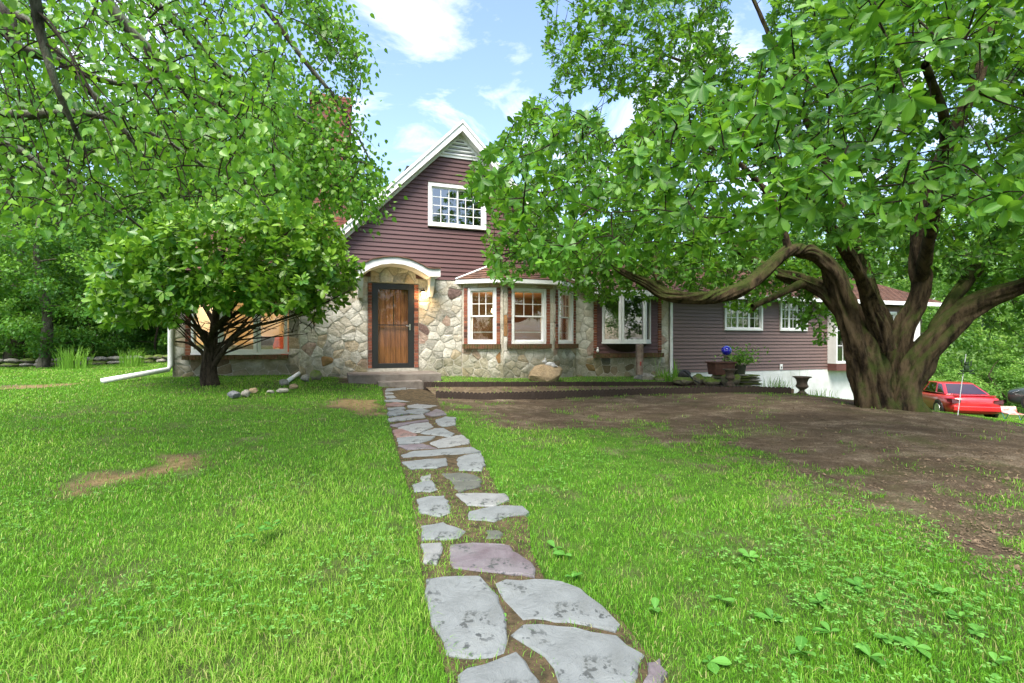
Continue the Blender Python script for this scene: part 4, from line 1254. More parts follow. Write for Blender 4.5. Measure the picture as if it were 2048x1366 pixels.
# rooms behind the lit windows
def room(name, x0, x1, y0, y1, z0, z1, wallc, floorc, ceilc):
    MB().box(x0, x1, y1, y1 + .05, z0, z1).box(x0 - .05, x0, y0, y1, z0, z1).box(x1, x1 + .05, y0, y1, z0, z1).build(name, wallc, house)
    MB().box(x0, x1, y0, y1, z0 - .1, z0 - .004).build(name + '_floor', floorc, house)
    MB().box(x0, x1, y0, y1, z1 + .004, z1 + .1).build(name + '_ceiling', ceilc, house)
M['beige'] = simple('warm_plaster', (.6, .48, .32), (.54, .43, .28), 2, .8, .1)
M['brown_wall'] = simple('brown_room_wall', (.19, .1, .07), (.14, .075, .055), 3, .7, .2)
M['floor_wood'] = simple('room_floor', (.2, .1, .05), (.12, .06, .03), 4, .5, .3, stretch=(.3, 5, 1))
M['ceil_wood'] = simple('wood_ceiling', (.42, .24, .12), (.3, .16, .08), 4, .5, .3, stretch=(.3, 5, 1))
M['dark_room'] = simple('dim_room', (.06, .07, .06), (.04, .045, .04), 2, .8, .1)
room('living_room_wall', ll + .25, -2.4, .8, 4.4, .55, 2.75, M['beige'], M['floor_wood'], M['beige'])
room('dining_room_wall', 1.5, 5.4, .3, 3.6, .55, 2.84, M['brown_wall'], M['floor_wood'], M['ceil_wood'])
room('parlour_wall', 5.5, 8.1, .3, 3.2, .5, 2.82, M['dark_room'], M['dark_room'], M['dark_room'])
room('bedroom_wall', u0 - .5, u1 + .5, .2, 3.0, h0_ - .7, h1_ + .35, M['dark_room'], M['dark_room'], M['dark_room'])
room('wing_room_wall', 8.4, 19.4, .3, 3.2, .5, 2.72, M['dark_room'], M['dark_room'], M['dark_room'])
MB().box(-1.4, 1.4, .3, .35, .5, 2.6).build('hall_wall', M['dark_room'], house)
def lamp(name, loc, e, col, parent, size=.12):
    d = bpy.data.lights.new(name, 'POINT'); d.energy = e; d.color = col; d.shadow_soft_size = size
    o = bpy.data.objects.new(name, d); C.objects.link(o); o.parent = parent; o.location = loc
def hloc(u, v, h): x, y = hw(u, v); return (x, y, h)
# ------------------------------------------------------------------ indoor things seen through the windows
ch_ = empty('chandelier', hloc(3.35, 1.6, 2.84), 'lit brass chandelier hanging behind the middle bay window', 'chandelier', HA)
br = simple('brass', (.5, .33, .12), (.4, .25, .08), 5, .35, .5, metal=.8)
st_ = MB().tube([(0, 0, 0), (0, 0, -.55)], .012, 6).lathe([(.02, -.75), (.07, -.68), (.03, -.58), (.015, -.5)], 10).build('stem', br, ch_)
bulb_m = emit_mat('chandelier_bulb', (1, .68, .32), 14)
for k in range(5):
    t = k * 1.2566
    a = MB().tube([(0, 0, -.66), (.15 * math.cos(t), .15 * math.sin(t), -.74), (.27 * math.cos(t), .27 * math.sin(t), -.62)], .011, 6).build('arm', br, ch_)
    MB().lathe([(.012, 0), (.03, .04), (.024, .09), (.004, .13)], 10, (.27 * math.cos(t), .27 * math.sin(t), -.62)).build('bulb', bulb_m, a, True)
lamp('chandelier_light', (0, 0, -.9), 40, (1, .66, .34), ch_)
cl = empty('ceiling_lamp', hloc(-3.6, 2.4, 2.75), 'round glowing ceiling lamp in the living room of the stone house', 'ceiling lamp', HA)
MB().lathe([(.2, -.005), (.2, -.04), (.17, -.04)], 20).build('mount', br, cl)
MB().lathe([(.17, -.04), (.16, -.09), (.1, -.13), (.01, -.145)], 20).build('shade', emit_mat('ceiling_lamp_glow', (1, .8, .52), 4), cl, True)
lamp('ceiling_lamp_light', (0, 0, -.3), 42, (1, .78, .5), cl)
sofa_m = simple('white_floral_fabric', (.62, .58, .5), (.4, .42, .3), 9, .9, .1)
sofa = empty('sofa', hloc(-3.75, 1.35, .55), 'pale floral sofa inside the wide living room window', 'sofa', HA)
MB().box(-.95, .95, -.3, .35, .12, .45).build('seat', sofa_m, sofa, bevel=.05)
MB().box(-.95, .95, -.48, -.28, .12, .72).build('backrest', sofa_m, sofa, bevel=.06)
for sx in (-1.07, .93): MB().box(sx, sx + .14, -.48, .35, .12, .62).build('arm', sofa_m, sofa, bevel=.05)
for sx, sy in ((-1, -.4), (1, -.4), (-1, .28), (1, .28)): MB().box(sx - .03, sx + .03, sy - .03, sy + .03, 0, .12).build('leg', M['floor_wood'], sofa)
hb = empty('red_sideboard', hloc(-2.95, 4.1, .55), 'red wooden cabinet against the living room wall', 'cabinet', HA)
redm = simple('red_wood', (.4, .07, .03), (.3, .05, .022), 4, .5, .3)
MB().box(-.5, .5, -.2, .2, .08, .95).build('carcass', redm, hb, bevel=.01)
for sx in (-.25, .25): MB().box(sx - .22, sx + .22, -.222, -.2, .14, .88).build('door', redm, hb, bevel=.005)
for sx in (-.45, .45): MB().box(sx - .03, sx + .03, -.18, .18, 0, .08).build('foot', redm, hb)
def pillow(loc, rot, mat, label, sz=.24):
    vs, fs = [], []; n = 9
    for s_ in (1, -1):
        for i in range(n):
            for j in range(n):
                x, y = i / (n - 1) * 2 - 1, j / (n - 1) * 2 - 1
                z = s_ * .32 * ((1 - x ** 4) * (1 - y ** 4)) ** .5
                k = 1 - .1 * (1 - abs(x * y)); vs.append((x * sz * k, z * sz, y * sz * k))
        o = 0 if s_ == 1 else n * n
        fs += [(o + i * n + j, o + i * n + j + 1, o + (i + 1) * n + j + 1, o + (i + 1) * n + j) for i in range(n - 1) for j in range(n - 1)]
    tag(MB().add(vs, fs).build('cushion', mat, None, True, loc=loc, rot=rot), label, 'cushion')
gy_ = simple('grey_cushion', (.12, .11, .1), (.09, .085, .08), 6, .9, .1)
pillow(hloc(-3.02, .98, 1.26), (R(12), R(8), HA), gy_, 'grey cushion propped on the sofa inside the wide living room window')
pillow(hloc(-4.05, .98, 1.25), (R(10), R(-6), HA), simple('tan_cushion', (.42, .3, .16), (.34, .24, .12), 6, .9, .1), 'tan cushion on the sofa inside the wide living room window')

# ------------------------------------------------------------------ stoop
us0, us1 = F(697, 750, -1.15)[0], F(883, 750, -1.15)[0]
stoop = empty('front_stoop', hloc((us0 + us1) / 2, -.5, .3), 'low brown concrete stoop with one step below the front door', 'stoop', HA)
zt = F(790, 748.5, -1.15)[1]
def hl(o_, u, v, h):  # house coords -> stoop coords
    return (u - (us0 + us1) / 2, v + .5, h - .3)
xf = lambda a, o, h: hl(0, a, o, h)
MB().box(us0, us1, -1.15, .03, .1, zt, xf).build('slab', M['concrete'], stoop, bevel=.015)
ss0, ss1 = F(757, 765, -1.5)[0], F(846, 765, -1.5)[0]
MB().box(ss0, ss1, -1.5, -1.14, .05, F(800, 763, -1.5)[1], xf).build('step', M['concrete'], stoop, bevel=.015)

# ------------------------------------------------------------------ lawn edging, one piece per scallop
def edging(name, pts, zf, w, h, round_top, label):
    pts = [Vector((x, y)) for x, y in pts]
    root = empty(name, (pts[0].x, pts[0].y, zf(pts[0].x, pts[0].y)), label, 'lawn edging')
    mb = MB()
    if round_top:
        pr = [(-w * .5, -.12), (w * .5, -.12), (w * .5, h - w * .5)] + [(w * .5 * math.cos(t), h - w * .5 + w * .5 * math.sin(t)) for t in np.linspace(.4, math.pi - .4, 6)] + [(-w * .5, h - w * .5)]
    else:
        pr = [(-w * .46, -.12), (w * .46, -.12), (w * .46, h - .008), (w * .3, h), (-w * .3, h), (-w * .46, h - .008)]
    me = mb.prism(pr, -.016, .016).mesh('edging_piece'); me.materials.append(M['edging'])
    L = [0]
    for a, b in zip(pts[:-1], pts[1:]): L.append(L[-1] + (b - a).length)
    n = int(L[-1] / w)
    for i in range(n):
        s_ = (i + .5) * w
        k = max(j for j in range(len(L) - 1) if L[j] <= s_)
        p = pts[k].lerp(pts[k + 1], (s_ - L[k]) / (L[k + 1] - L[k])); d = pts[k + 1] - pts[k]
        z = zf(p.x, p.y)
        o = link('edging_piece', me, None, root, (p.x - root.location.x, p.y - root.location.y, z - root.location.z + random.uniform(-.006, .006)), (random.uniform(-.06, .06), random.uniform(-.02, .02), math.atan2(d.y, d.x) + random.uniform(-.05, .05)))
edging('ribbed_edging', [hw(.46, -1.63), hw(3, -1.68), hw(5.2, -1.73), hw(7.6, -1.78), hw(8.6, -1.8)], lambda x, y: beda_z(x, y) - .1, .062, .125, False, 'flat topped ribbed brown edging holding back the grass bed')
edging('scalloped_edging', [(p.x, p.y - .03) for p in ROWF], lambda x, y: max(float(bedb_z(x, y + .03)) - .12, g1(x, y) - .02), .088, .165, True, 'scalloped brown edging strip in front of the bare earth')

# ------------------------------------------------------------------ rocks
def rock_mesh(seed, rx, ry, rz, rough=.22, sub=3, flat=.0, facets=5):
    import bmesh
    bm = bmesh.new(); bmesh.ops.create_icosphere(bm, subdivisions=sub, radius=1)
    r_ = random.Random(seed); o3 = Vector((r_.uniform(0, 99), r_.uniform(0, 99), r_.uniform(0, 99)))
    cuts = [(Vector((r_.gauss(0, 1), r_.gauss(0, 1), r_.gauss(0, .8))).normalized(), r_.uniform(.6, .85)) for _ in range(facets)]
    for v in bm.verts:
        p = v.co.copy()
        for nrm, d in cuts:
            t = p.dot(nrm)
            if t > d: p -= nrm * (t - d) * .85
        k = 1 + rough * mnoise.noise(v.co * 1.3 + o3) + rough * .45 * mnoise.noise(v.co * 4 + o3) + rough * .2 * mnoise.noise(v.co * 10 + o3)
        p = p * k
        v.co = Vector((p.x * rx, p.y * ry, (max(p.z, -flat) if flat else p.z) * rz))
    me = bpy.data.meshes.new('rock'); bm.to_mesh(me); bm.free()
    return me
ROCKM = {'tan': stone_mat('boulder_tan', (.4, .3, .19), (.26, .2, .13), False), 'grey': stone_mat('rock_grey', (.3, .29, .26), (.2, .19, .16), False),
         'moss': None, 'pale': stone_mat('rock_pale', (.42, .4, .34), (.3, .28, .22), False), 'dark': stone_mat('rock_dark', (.07, .07, .075), (.04, .04, .045), False),
         'blue': stone_mat('rock_blue_grey', (.2, .21, .23), (.13, .14, .16), False)}
m, nt, out = node_mat('rock_mossy')
g = nt.nodes.new('ShaderNodeNewGeometry'); sp = nt.nodes.new('ShaderNodeSeparateXYZ'); nt.links.new(g.outputs['Normal'], sp.inputs[0])
a = nt.nodes.new('ShaderNodeMath'); a.operation = 'MULTIPLY_ADD'; nt.links.new(sp.outputs[2], a.inputs[0]); a.inputs[1].default_value = .45
nt.links.new(noise_node(nt, 6, 6, .65), a.inputs[2])
col = mixc(nt, ramp(nt, a.outputs[0], [(.45, (0, 0, 0)), (.75, (.9, .9, .9))]), ramp(nt, noise_node(nt, 9, 8, .7), [(.3, (.1, .095, .07)), (.65, (.24, .22, .16))]), (.1, .15, .025))
p_ = principled(nt, out, col, .95, .1); add_bump(nt, p_, noise_node(nt, 25, 8, .7), .7, .03); ROCKM['moss'] = m
def rock(px0, px1, py0, py1, z, tone, label, seed, cat='rock', group=None, depth=None, name='rock', rough=.22):
    """rock filling a photo box, standing on a surface of height z"""
    d = (CAMZ - z) / ((py1 - 683) / FPX)
    if depth: d = depth
    w = (px1 - px0) / FPX * d / 2; h = (py1 - py0) / FPX * d / 2
    c = P3((px0 + px1) / 2, (py0 + py1) / 2, d)
    o = link(name, rock_mesh(seed, w * 1.08, max(w * .75, .05), h * (1.2 if name == 'boulder' else 1.12), rough, facets=9 if name == 'boulder' else 5), ROCKM[tone], None, (c.x, c.y + w * .4, c.z - h * (.22 if name == 'boulder' else .1)), (0, 0, random.uniform(-.3, .3)))
    autosmooth(o, 30)
    tag(o, label, cat, group)
    return c, w, h, d
zb = beda_z(*hw(3.2, -1.2))
bc = rock(1051, 1128, 730, 764, zb, 'tan', 'large tan angular boulder on the grass bed below the bay windows', 8, 'boulder', name='boulder', rough=.2, depth=12.25)
c, w, h, d = bc
# small white ornament on the boulder
om = simple('white_plaster_figure', (.55, .55, .54), (.3, .3, .29), 12, .8, .2, bump=.4)
orn = empty('animal_figurine', (c.x + .12, c.y + w * .3, c.z + h * .95), 'small weathered white animal figurine crouching on top of the tan boulder', 'figurine')
def ell(mb, cx, cy_, cz, rx, ry, rz, n=10):
    prof = [(math.sin(t) , -math.cos(t)) for t in np.linspace(.15, math.pi - .15, 7)]
    mb.lathe([(p[0], p[1]) for p in prof], n, (0, 0, 0), lambda x, y, z: (cx + x * rx, cy_ + y * ry, cz + z * rz))
    return mb
b_ = MB(); ell(b_, .02, 0, .02, .13, .07, .06); b_.build('body', om, orn, True)
b_ = MB(); ell(b_, -.11, 0, .09, .055, .05, .05); ell(b_, -.155, 0, .08, .03, .026, .024); b_.build('head', om, orn, True)
for sy in (-1, 1):
    b_ = MB(); ell(b_, -.1, sy * .03, .15, .014, .012, .03); b_.build('ear', om, orn, True)
    b_ = MB(); ell(b_, .1, sy * .06, -.01, .06, .03, .04); b_.build('leg', om, orn, True)
b_ = MB().tube([(.13, 0, .0), (.19, 0, -.03), (.22, .01, -.05)], [.025, .018, .008], 6); b_.build('tail', om, orn, True)

zt_ = .27
G = 'rocks of the rock garden'
rocks = [  # px box, base height, tone, label
 (1252, 1283, 725, 744, .24, 'pale', 'pale angular rock leaning at the foot of the weathered post', 11),
 (1234, 1252, 741, 751, .25, 'pale', 'small pale rock at the left tip of the rock garden', 12),
 (1250, 1285, 740, 754, .24, 'pale', 'flat pale rock under the angular rock by the weathered post', 13),
 (1278, 1296, 739, 750, .25, 'moss', 'small mossy rock between the weathered post and the lily clump', 14),
 (1272, 1316, 748, 764, .23, 'grey', 'wide grey slab rock along the ribbed edging', 15),
 (1308, 1340, 751, 765, .23, 'moss', 'mossy flat rock next to the wide grey slab', 16),
 (1300, 1330, 733, 752, .26, 'moss', 'rough brown lump of rock below the leafy lilies', 17),
 (1348, 1382, 738, 760, .27, 'dark', 'dark hollow rock behind the hose in the rock garden', 18),
 (1348, 1390, 753, 768, .26, 'moss', 'low rock covered in bright moss beside the hose', 19),
 (1388, 1410, 748, 768, .27, 'moss', 'rounded mossy rock between the hose and the metal box', 20),
 (1391, 1414, 733, 747, .34, 'pale', 'smooth oval buff rock lying against the siding', 21),
 (1410, 1441, 756, 770, .26, 'moss', 'oval mossy rock in front of the brown metal box', 22),
 (1444, 1458, 747, 768, .27, 'moss', 'upright mossy rock wedged between the metal box and the goblet urn', 23),
 (1464, 1482, 747, 768, .27, 'moss', 'round mossy rock between the goblet urn and the slate pile', 24)]
for x0, x1, y0, y1, z, tone, lab, sd_ in rocks: rock(x0, x1, y0, y1, z, tone, lab, sd_, group=G)
# slate pile: each slab a part
dp = 12.9
pile = empty('slate_pile', P3(1497, 770, dp), 'stack of thin mossy slate slabs at the end of the rock garden', 'slate pile')
r_ = random.Random(5)
for i in range(9):
    for k in range(2):
        zz = i * .03
        wx = r_.uniform(.16, .26); x = (-.12 if k else .13) + r_.uniform(-.04, .04)
        me = rock_mesh(300 + i * 2 + k, wx, .17, .019, .12, 2, facets=3)
        o = link('slab', me, ROCKM['moss' if r_.random() < .75 else 'grey'], pile, (x, r_.uniform(-.03, .03), zz + .015), (r_.uniform(-.05, .05), r_.uniform(-.05, .05), r_.uniform(-.4, .4)))
# rocks by the left tree and downspout
GL = 'stones in the left lawn'
for x0, x1, y0, y1, tone, lab, sd_ in [(453, 477, 782, 797, 'blue', 'blue grey rounded stone in the lawn, first of the row by the small tree', 41), (480, 500, 779, 794, 'grey', 'grey stone behind the weeds in the lawn stone row', 42),
        (497, 513, 776, 787, 'tan', 'tan topped stone at the end of the lawn stone row', 43), (533, 546, 779, 787, 'pale', 'small white stone alone in the grass', 44), (551, 573, 775, 786, 'pale', 'buff oval stone between the lawn row and the downspout', 45),
        (558, 577, 758, 771, 'grey', 'grey stone under the mouth of the downspout', 46), (577, 594, 768, 778, 'tan', 'tan stone just past the mouth of the downspout', 47),
        (600, 618, 748, 763, 'grey', 'rough grey stone against the wall beside the downspout', 48), (617, 640, 740, 760, 'moss', 'mossy lump of stone against the wall beside the stoop', 49)]:
    zg = gp((x0 + x1) / 2, y1).z
    rock(x0, x1, y0, y1, zg, tone, lab, sd_, group=GL, depth=gp((x0 + x1) / 2, min(y1, 779) if y1 < 779 else y1).y)

# low dry stone wall at the left edge of the lawn
wallroot = empty('dry_stone_wall', (-16, 17.5, g1(-16, 17.5)), 'low dry stacked fieldstone wall under the dark shrubs beyond the lawn', 'stone wall')
r_ = random.Random(77)
for row in range(2):
    x = -19.5
    while x < -11:
        w = r_.uniform(.25, .6)
        yy = 17.2 + (x + 16) * .22
        zg = g1(x, yy)
        link('stone', rock_mesh(500 + r_.randint(0, 9999), w * .54, .2, .085, .15, 2, facets=4), ROCKM['grey' if r_.random() < .6 else 'moss'], wallroot, (x + w / 2 + 16, yy - 17.5, zg - g1(-16, 17.5) + .06 + row * .14), (0, 0, .2))
        x += w

# ------------------------------------------------------------------ garden ornaments
dm = 13.0
def on(px, py, depth): return P3(px, py, depth)
# metal box
c0 = on(1442, 749, 12.95); s_ = 12.95 / FPX
bx = empty('metal_box', c0, 'rusty brown metal box with a lid in the rock garden', 'metal box', R(12))
rust = simple('rusty_brown_steel', (.12, .055, .04), (.07, .035, .028), 7, .7, .25, bump=.3)
w, h = 47 * s_ / 2, 25 * s_
MB().add([(-w * .86, -.17, 0), (w * .86, -.17, 0), (w * .86, .17, 0), (-w * .86, .17, 0), (-w * .95, -.19, h - .03), (w * .95, -.19, h - .03), (w * .95, .19, h - .03), (-w * .95, .19, h - .03)],
         [(0, 3, 2, 1), (4, 5, 6, 7), (0, 1, 5, 4), (1, 2, 6, 5), (2, 3, 7, 6), (3, 0, 4, 7)]).build('body', rust, bx, bevel=.008)
lid = MB().box(-w * 1.06, w * 1.06, -.21, .21, h - .028, h + .012).build('lid', rust, bx, bevel=.006)
MB().tube([(-.04, -.1, h + .01), (-.04, -.1, h + .045), (.04, -.1, h + .045), (.04, -.1, h + .01)], .008, 6).build('handle', rust, lid)
sup = rock_mesh(950, w * 1.2, .26, .07, .1, 3); o = link('rock', sup, ROCKM['moss'], None, (c0.x, c0.y + .03, c0.z - .06)); tag(o, 'flat mossy slab carrying the brown metal box', 'rock', G)
# gazing ball on a stone pedestal
cb = on(1453, 725, 13.25); s2 = 13.25 / FPX
gb_ = empty('gazing_ball', cb, 'shiny cobalt blue gazing ball on a small stone pedestal', 'gazing ball')
MB().lathe([(.1, -.42), (.1, -.04), (.12, 0), (.1, .03), (.055, .07), (.05, .12), (.085, .18), (.09, .2)], 14).build('pedestal', ROCKM['moss'], gb_)
mg, nt, out = node_mat('cobalt_glass')
pb = principled(nt, out, (.006, .004, .5), .04, 1.0); pb.inputs['Coat Weight'].default_value = 1; pb.inputs['Coat Roughness'].default_value = .03
rb = 9.8 * s2
MB().lathe([(max(.001, rb * math.sin(t)), .19 + rb * .97 - rb * math.cos(t)) for t in np.linspace(0, math.pi, 18)], 28).build('ball', mg, gb_, True)
# planter with leafy plant
cpn = on(1478, 752, 13.3)
pot_m = simple('dark_green_pot', (.03, .04, .025), (.05, .05, .03), 6, .7, .3)
pot = empty('planter', cpn, 'dark tub planter with a bright leafy columbine plant behind the stone goblet urn', 'planter')
MB().lathe([(.14, -.15), (.14, 0), (.175, .27), (.19, .28), (.19, .3), (.165, .3), (.155, .25)], 18).build('tub', pot_m, pot)
# urns
urn_m = simple('weathered_stone_urn', (.13, .095, .075), (.065, .055, .04), 8, .85, .2, bump=.5)
def urn(cx, top, bot, depth, wtop, label):
    c = on(cx, bot, depth); H = (bot - top) / FPX * depth; r = wtop / FPX * depth / 2
    root = empty('urn', c, label, 'urn', group='stone goblet urns')
    MB().box(-r * .5, r * .5, -r * .5, r * .5, -.03, H * .07).build('plinth', urn_m, root, bevel=.005)
    MB().lathe([(r * .5, H * .07), (r * .46, H * .12), (r * .26, H * .2), (r * .26, H * .26), (r * .5, H * .34), (r * .66, H * .42), (r * .68, H * .48), (r * .58, H * .56), (r * .56, H * .68), (r * .66, H * .84), (r * .82, H * .93)], 22).build('bowl', urn_m, root, True)
    MB().lathe([(r * .8, H * .93), (r, H * .95), (r * 1.0, H), (r * .88, H), (r * .7, H * .9), (r * .5, H * .6)], 22).build('rim', urn_m, root)
urn(1460, 738, 769, 12.4, 28, 'weathered goblet urn among the mossy rocks in front of the metal box')
pu = gp(1604, 789)
urn(1604, 753, 789, pu.y, 34, 'dark goblet urn standing alone at the end of the scalloped edging')
# weathered post
pc = on(1279, 742, 13.6); sp_ = 13.6 / FPX
post_m = simple('peeling_painted_post', (.3, .24, .2), (.16, .11, .09), 9, .9, .1, bump=.5)
pr = empty('weathered_post', pc, 'short weathered grey post with peeling red paint before the bow window', 'post')
hp = 54 * sp_; wp = 12.5 * sp_ / 2
MB().add([(-wp * .9, -wp, -.1), (wp * .9, -wp, -.1), (wp * .9, wp, -.1), (-wp * .9, wp, -.1), (-wp, -wp, hp - .03), (wp, -wp, hp - .01), (wp, wp, hp), (-wp, wp, hp - .015)], [(0, 3, 2, 1), (4, 5, 6, 7), (0, 1, 5, 4), (1, 2, 6, 5), (2, 3, 7, 6), (3, 0, 4, 7)]).build('shaft', post_m, pr, bevel=.01)
MB().tube([(.0, -wp - .004, hp * .2), (.01, -wp - .01, hp * .35)], .02, 6).build('paint_chip', simple('red_paint_chip', (.35, .06, .05), (.25, .05, .04), 6), pr)
# thin black stake
sk = on(1284, 771, 12.9)
tag(MB().tube([(0, 0, -.1), (0, 0, .9), (.004, 0, 1.09)], .006, 6).build('garden_stake', M['black'], None, loc=sk), 'thin black garden stake standing in front of the weathered post', 'stake')
# hose
hs = [on(*p) for p in [(1368, 742, 13.3), (1377, 748, 13.1), (1384, 756, 12.9), (1391, 762, 12.75), (1400, 766, 12.6)]]
tag(MB().tube(hs, .02, 8).build('garden_hose', M['black'], None, True), 'short black hose curving down over the mossy rocks', 'hose')
# white ceramic figurine on the sill left of the bow window
fu, fh = F(1195, 705, -.06)
fx, fy = hw(fu, -.07)
fg = empty('sill_figurine', (fx, fy, fh), 'tiny white ceramic figurine on the brick sill beside the bow window', 'figurine')
b_ = MB(); ell(b_, 0, 0, .05, .04, .035, .055); b_.build('body', M['white'], fg, True)
b_ = MB(); ell(b_, 0, 0, .125, .028, .026, .03); b_.build('head', M['white'], fg, True)
# frog on a rod
fb = P3(1915, 827, 9.0); fb.z = g1(fb.x, fb.y)
frog = empty('frog_garden_stake', fb, 'green metal frog with raised arms on a tall thin white rod', 'garden ornament')
ft = P3(1932, 708, fb.y)
rel = lambda px, py: tuple(P3(px, py, fb.y) - fb)
MB().tube([(0, 0, -.05), rel(1923, 770), rel(1932, 708)], .007, 6).build('rod', M['white'], frog)
fgm = simple('dark_green_frog', (.03, .07, .015), (.02, .04, .012), 9, .5, .4)
cx_, cy__, cz_ = rel(1931, 737)
b_ = MB(); ell(b_, cx_, cy__ - .02, cz_, .045, .03, .07); ell(b_, cx_ - .0, cy__ - .02, cz_ + .085, .04, .03, .03); b_.build('body', fgm, frog, True)
for sx in (-1, 1):
    e = MB(); ell(e, cx_ + sx * .022, cy__ - .03, cz_ + .115, .014, .014, .014); e.build('eye', fgm, frog, True)
    MB().tube([(cx_ + sx * .03, cy__ - .02, cz_ + .04), (cx_ + sx * .085, cy__ - .02, cz_ + .05), (cx_ + sx * .08, cy__ - .02, cz_ + .12), (cx_ + sx * .1, cy__ - .02, cz_ + .14)], [.014, .012, .01, .014], 6).build('arm', fgm, frog, True)
    MB().tube([(cx_ + sx * .02, cy__ - .02, cz_ - .05), (cx_ + sx * .12, cy__ - .02, cz_ - .03), (cx_ + sx * .05, cy__ - .02, cz_ - .085), (cx_ + sx * .14, cy__ - .02, cz_ - .09)], [.02, .018, .014, .016], 6).build('leg', fgm, frog, True)

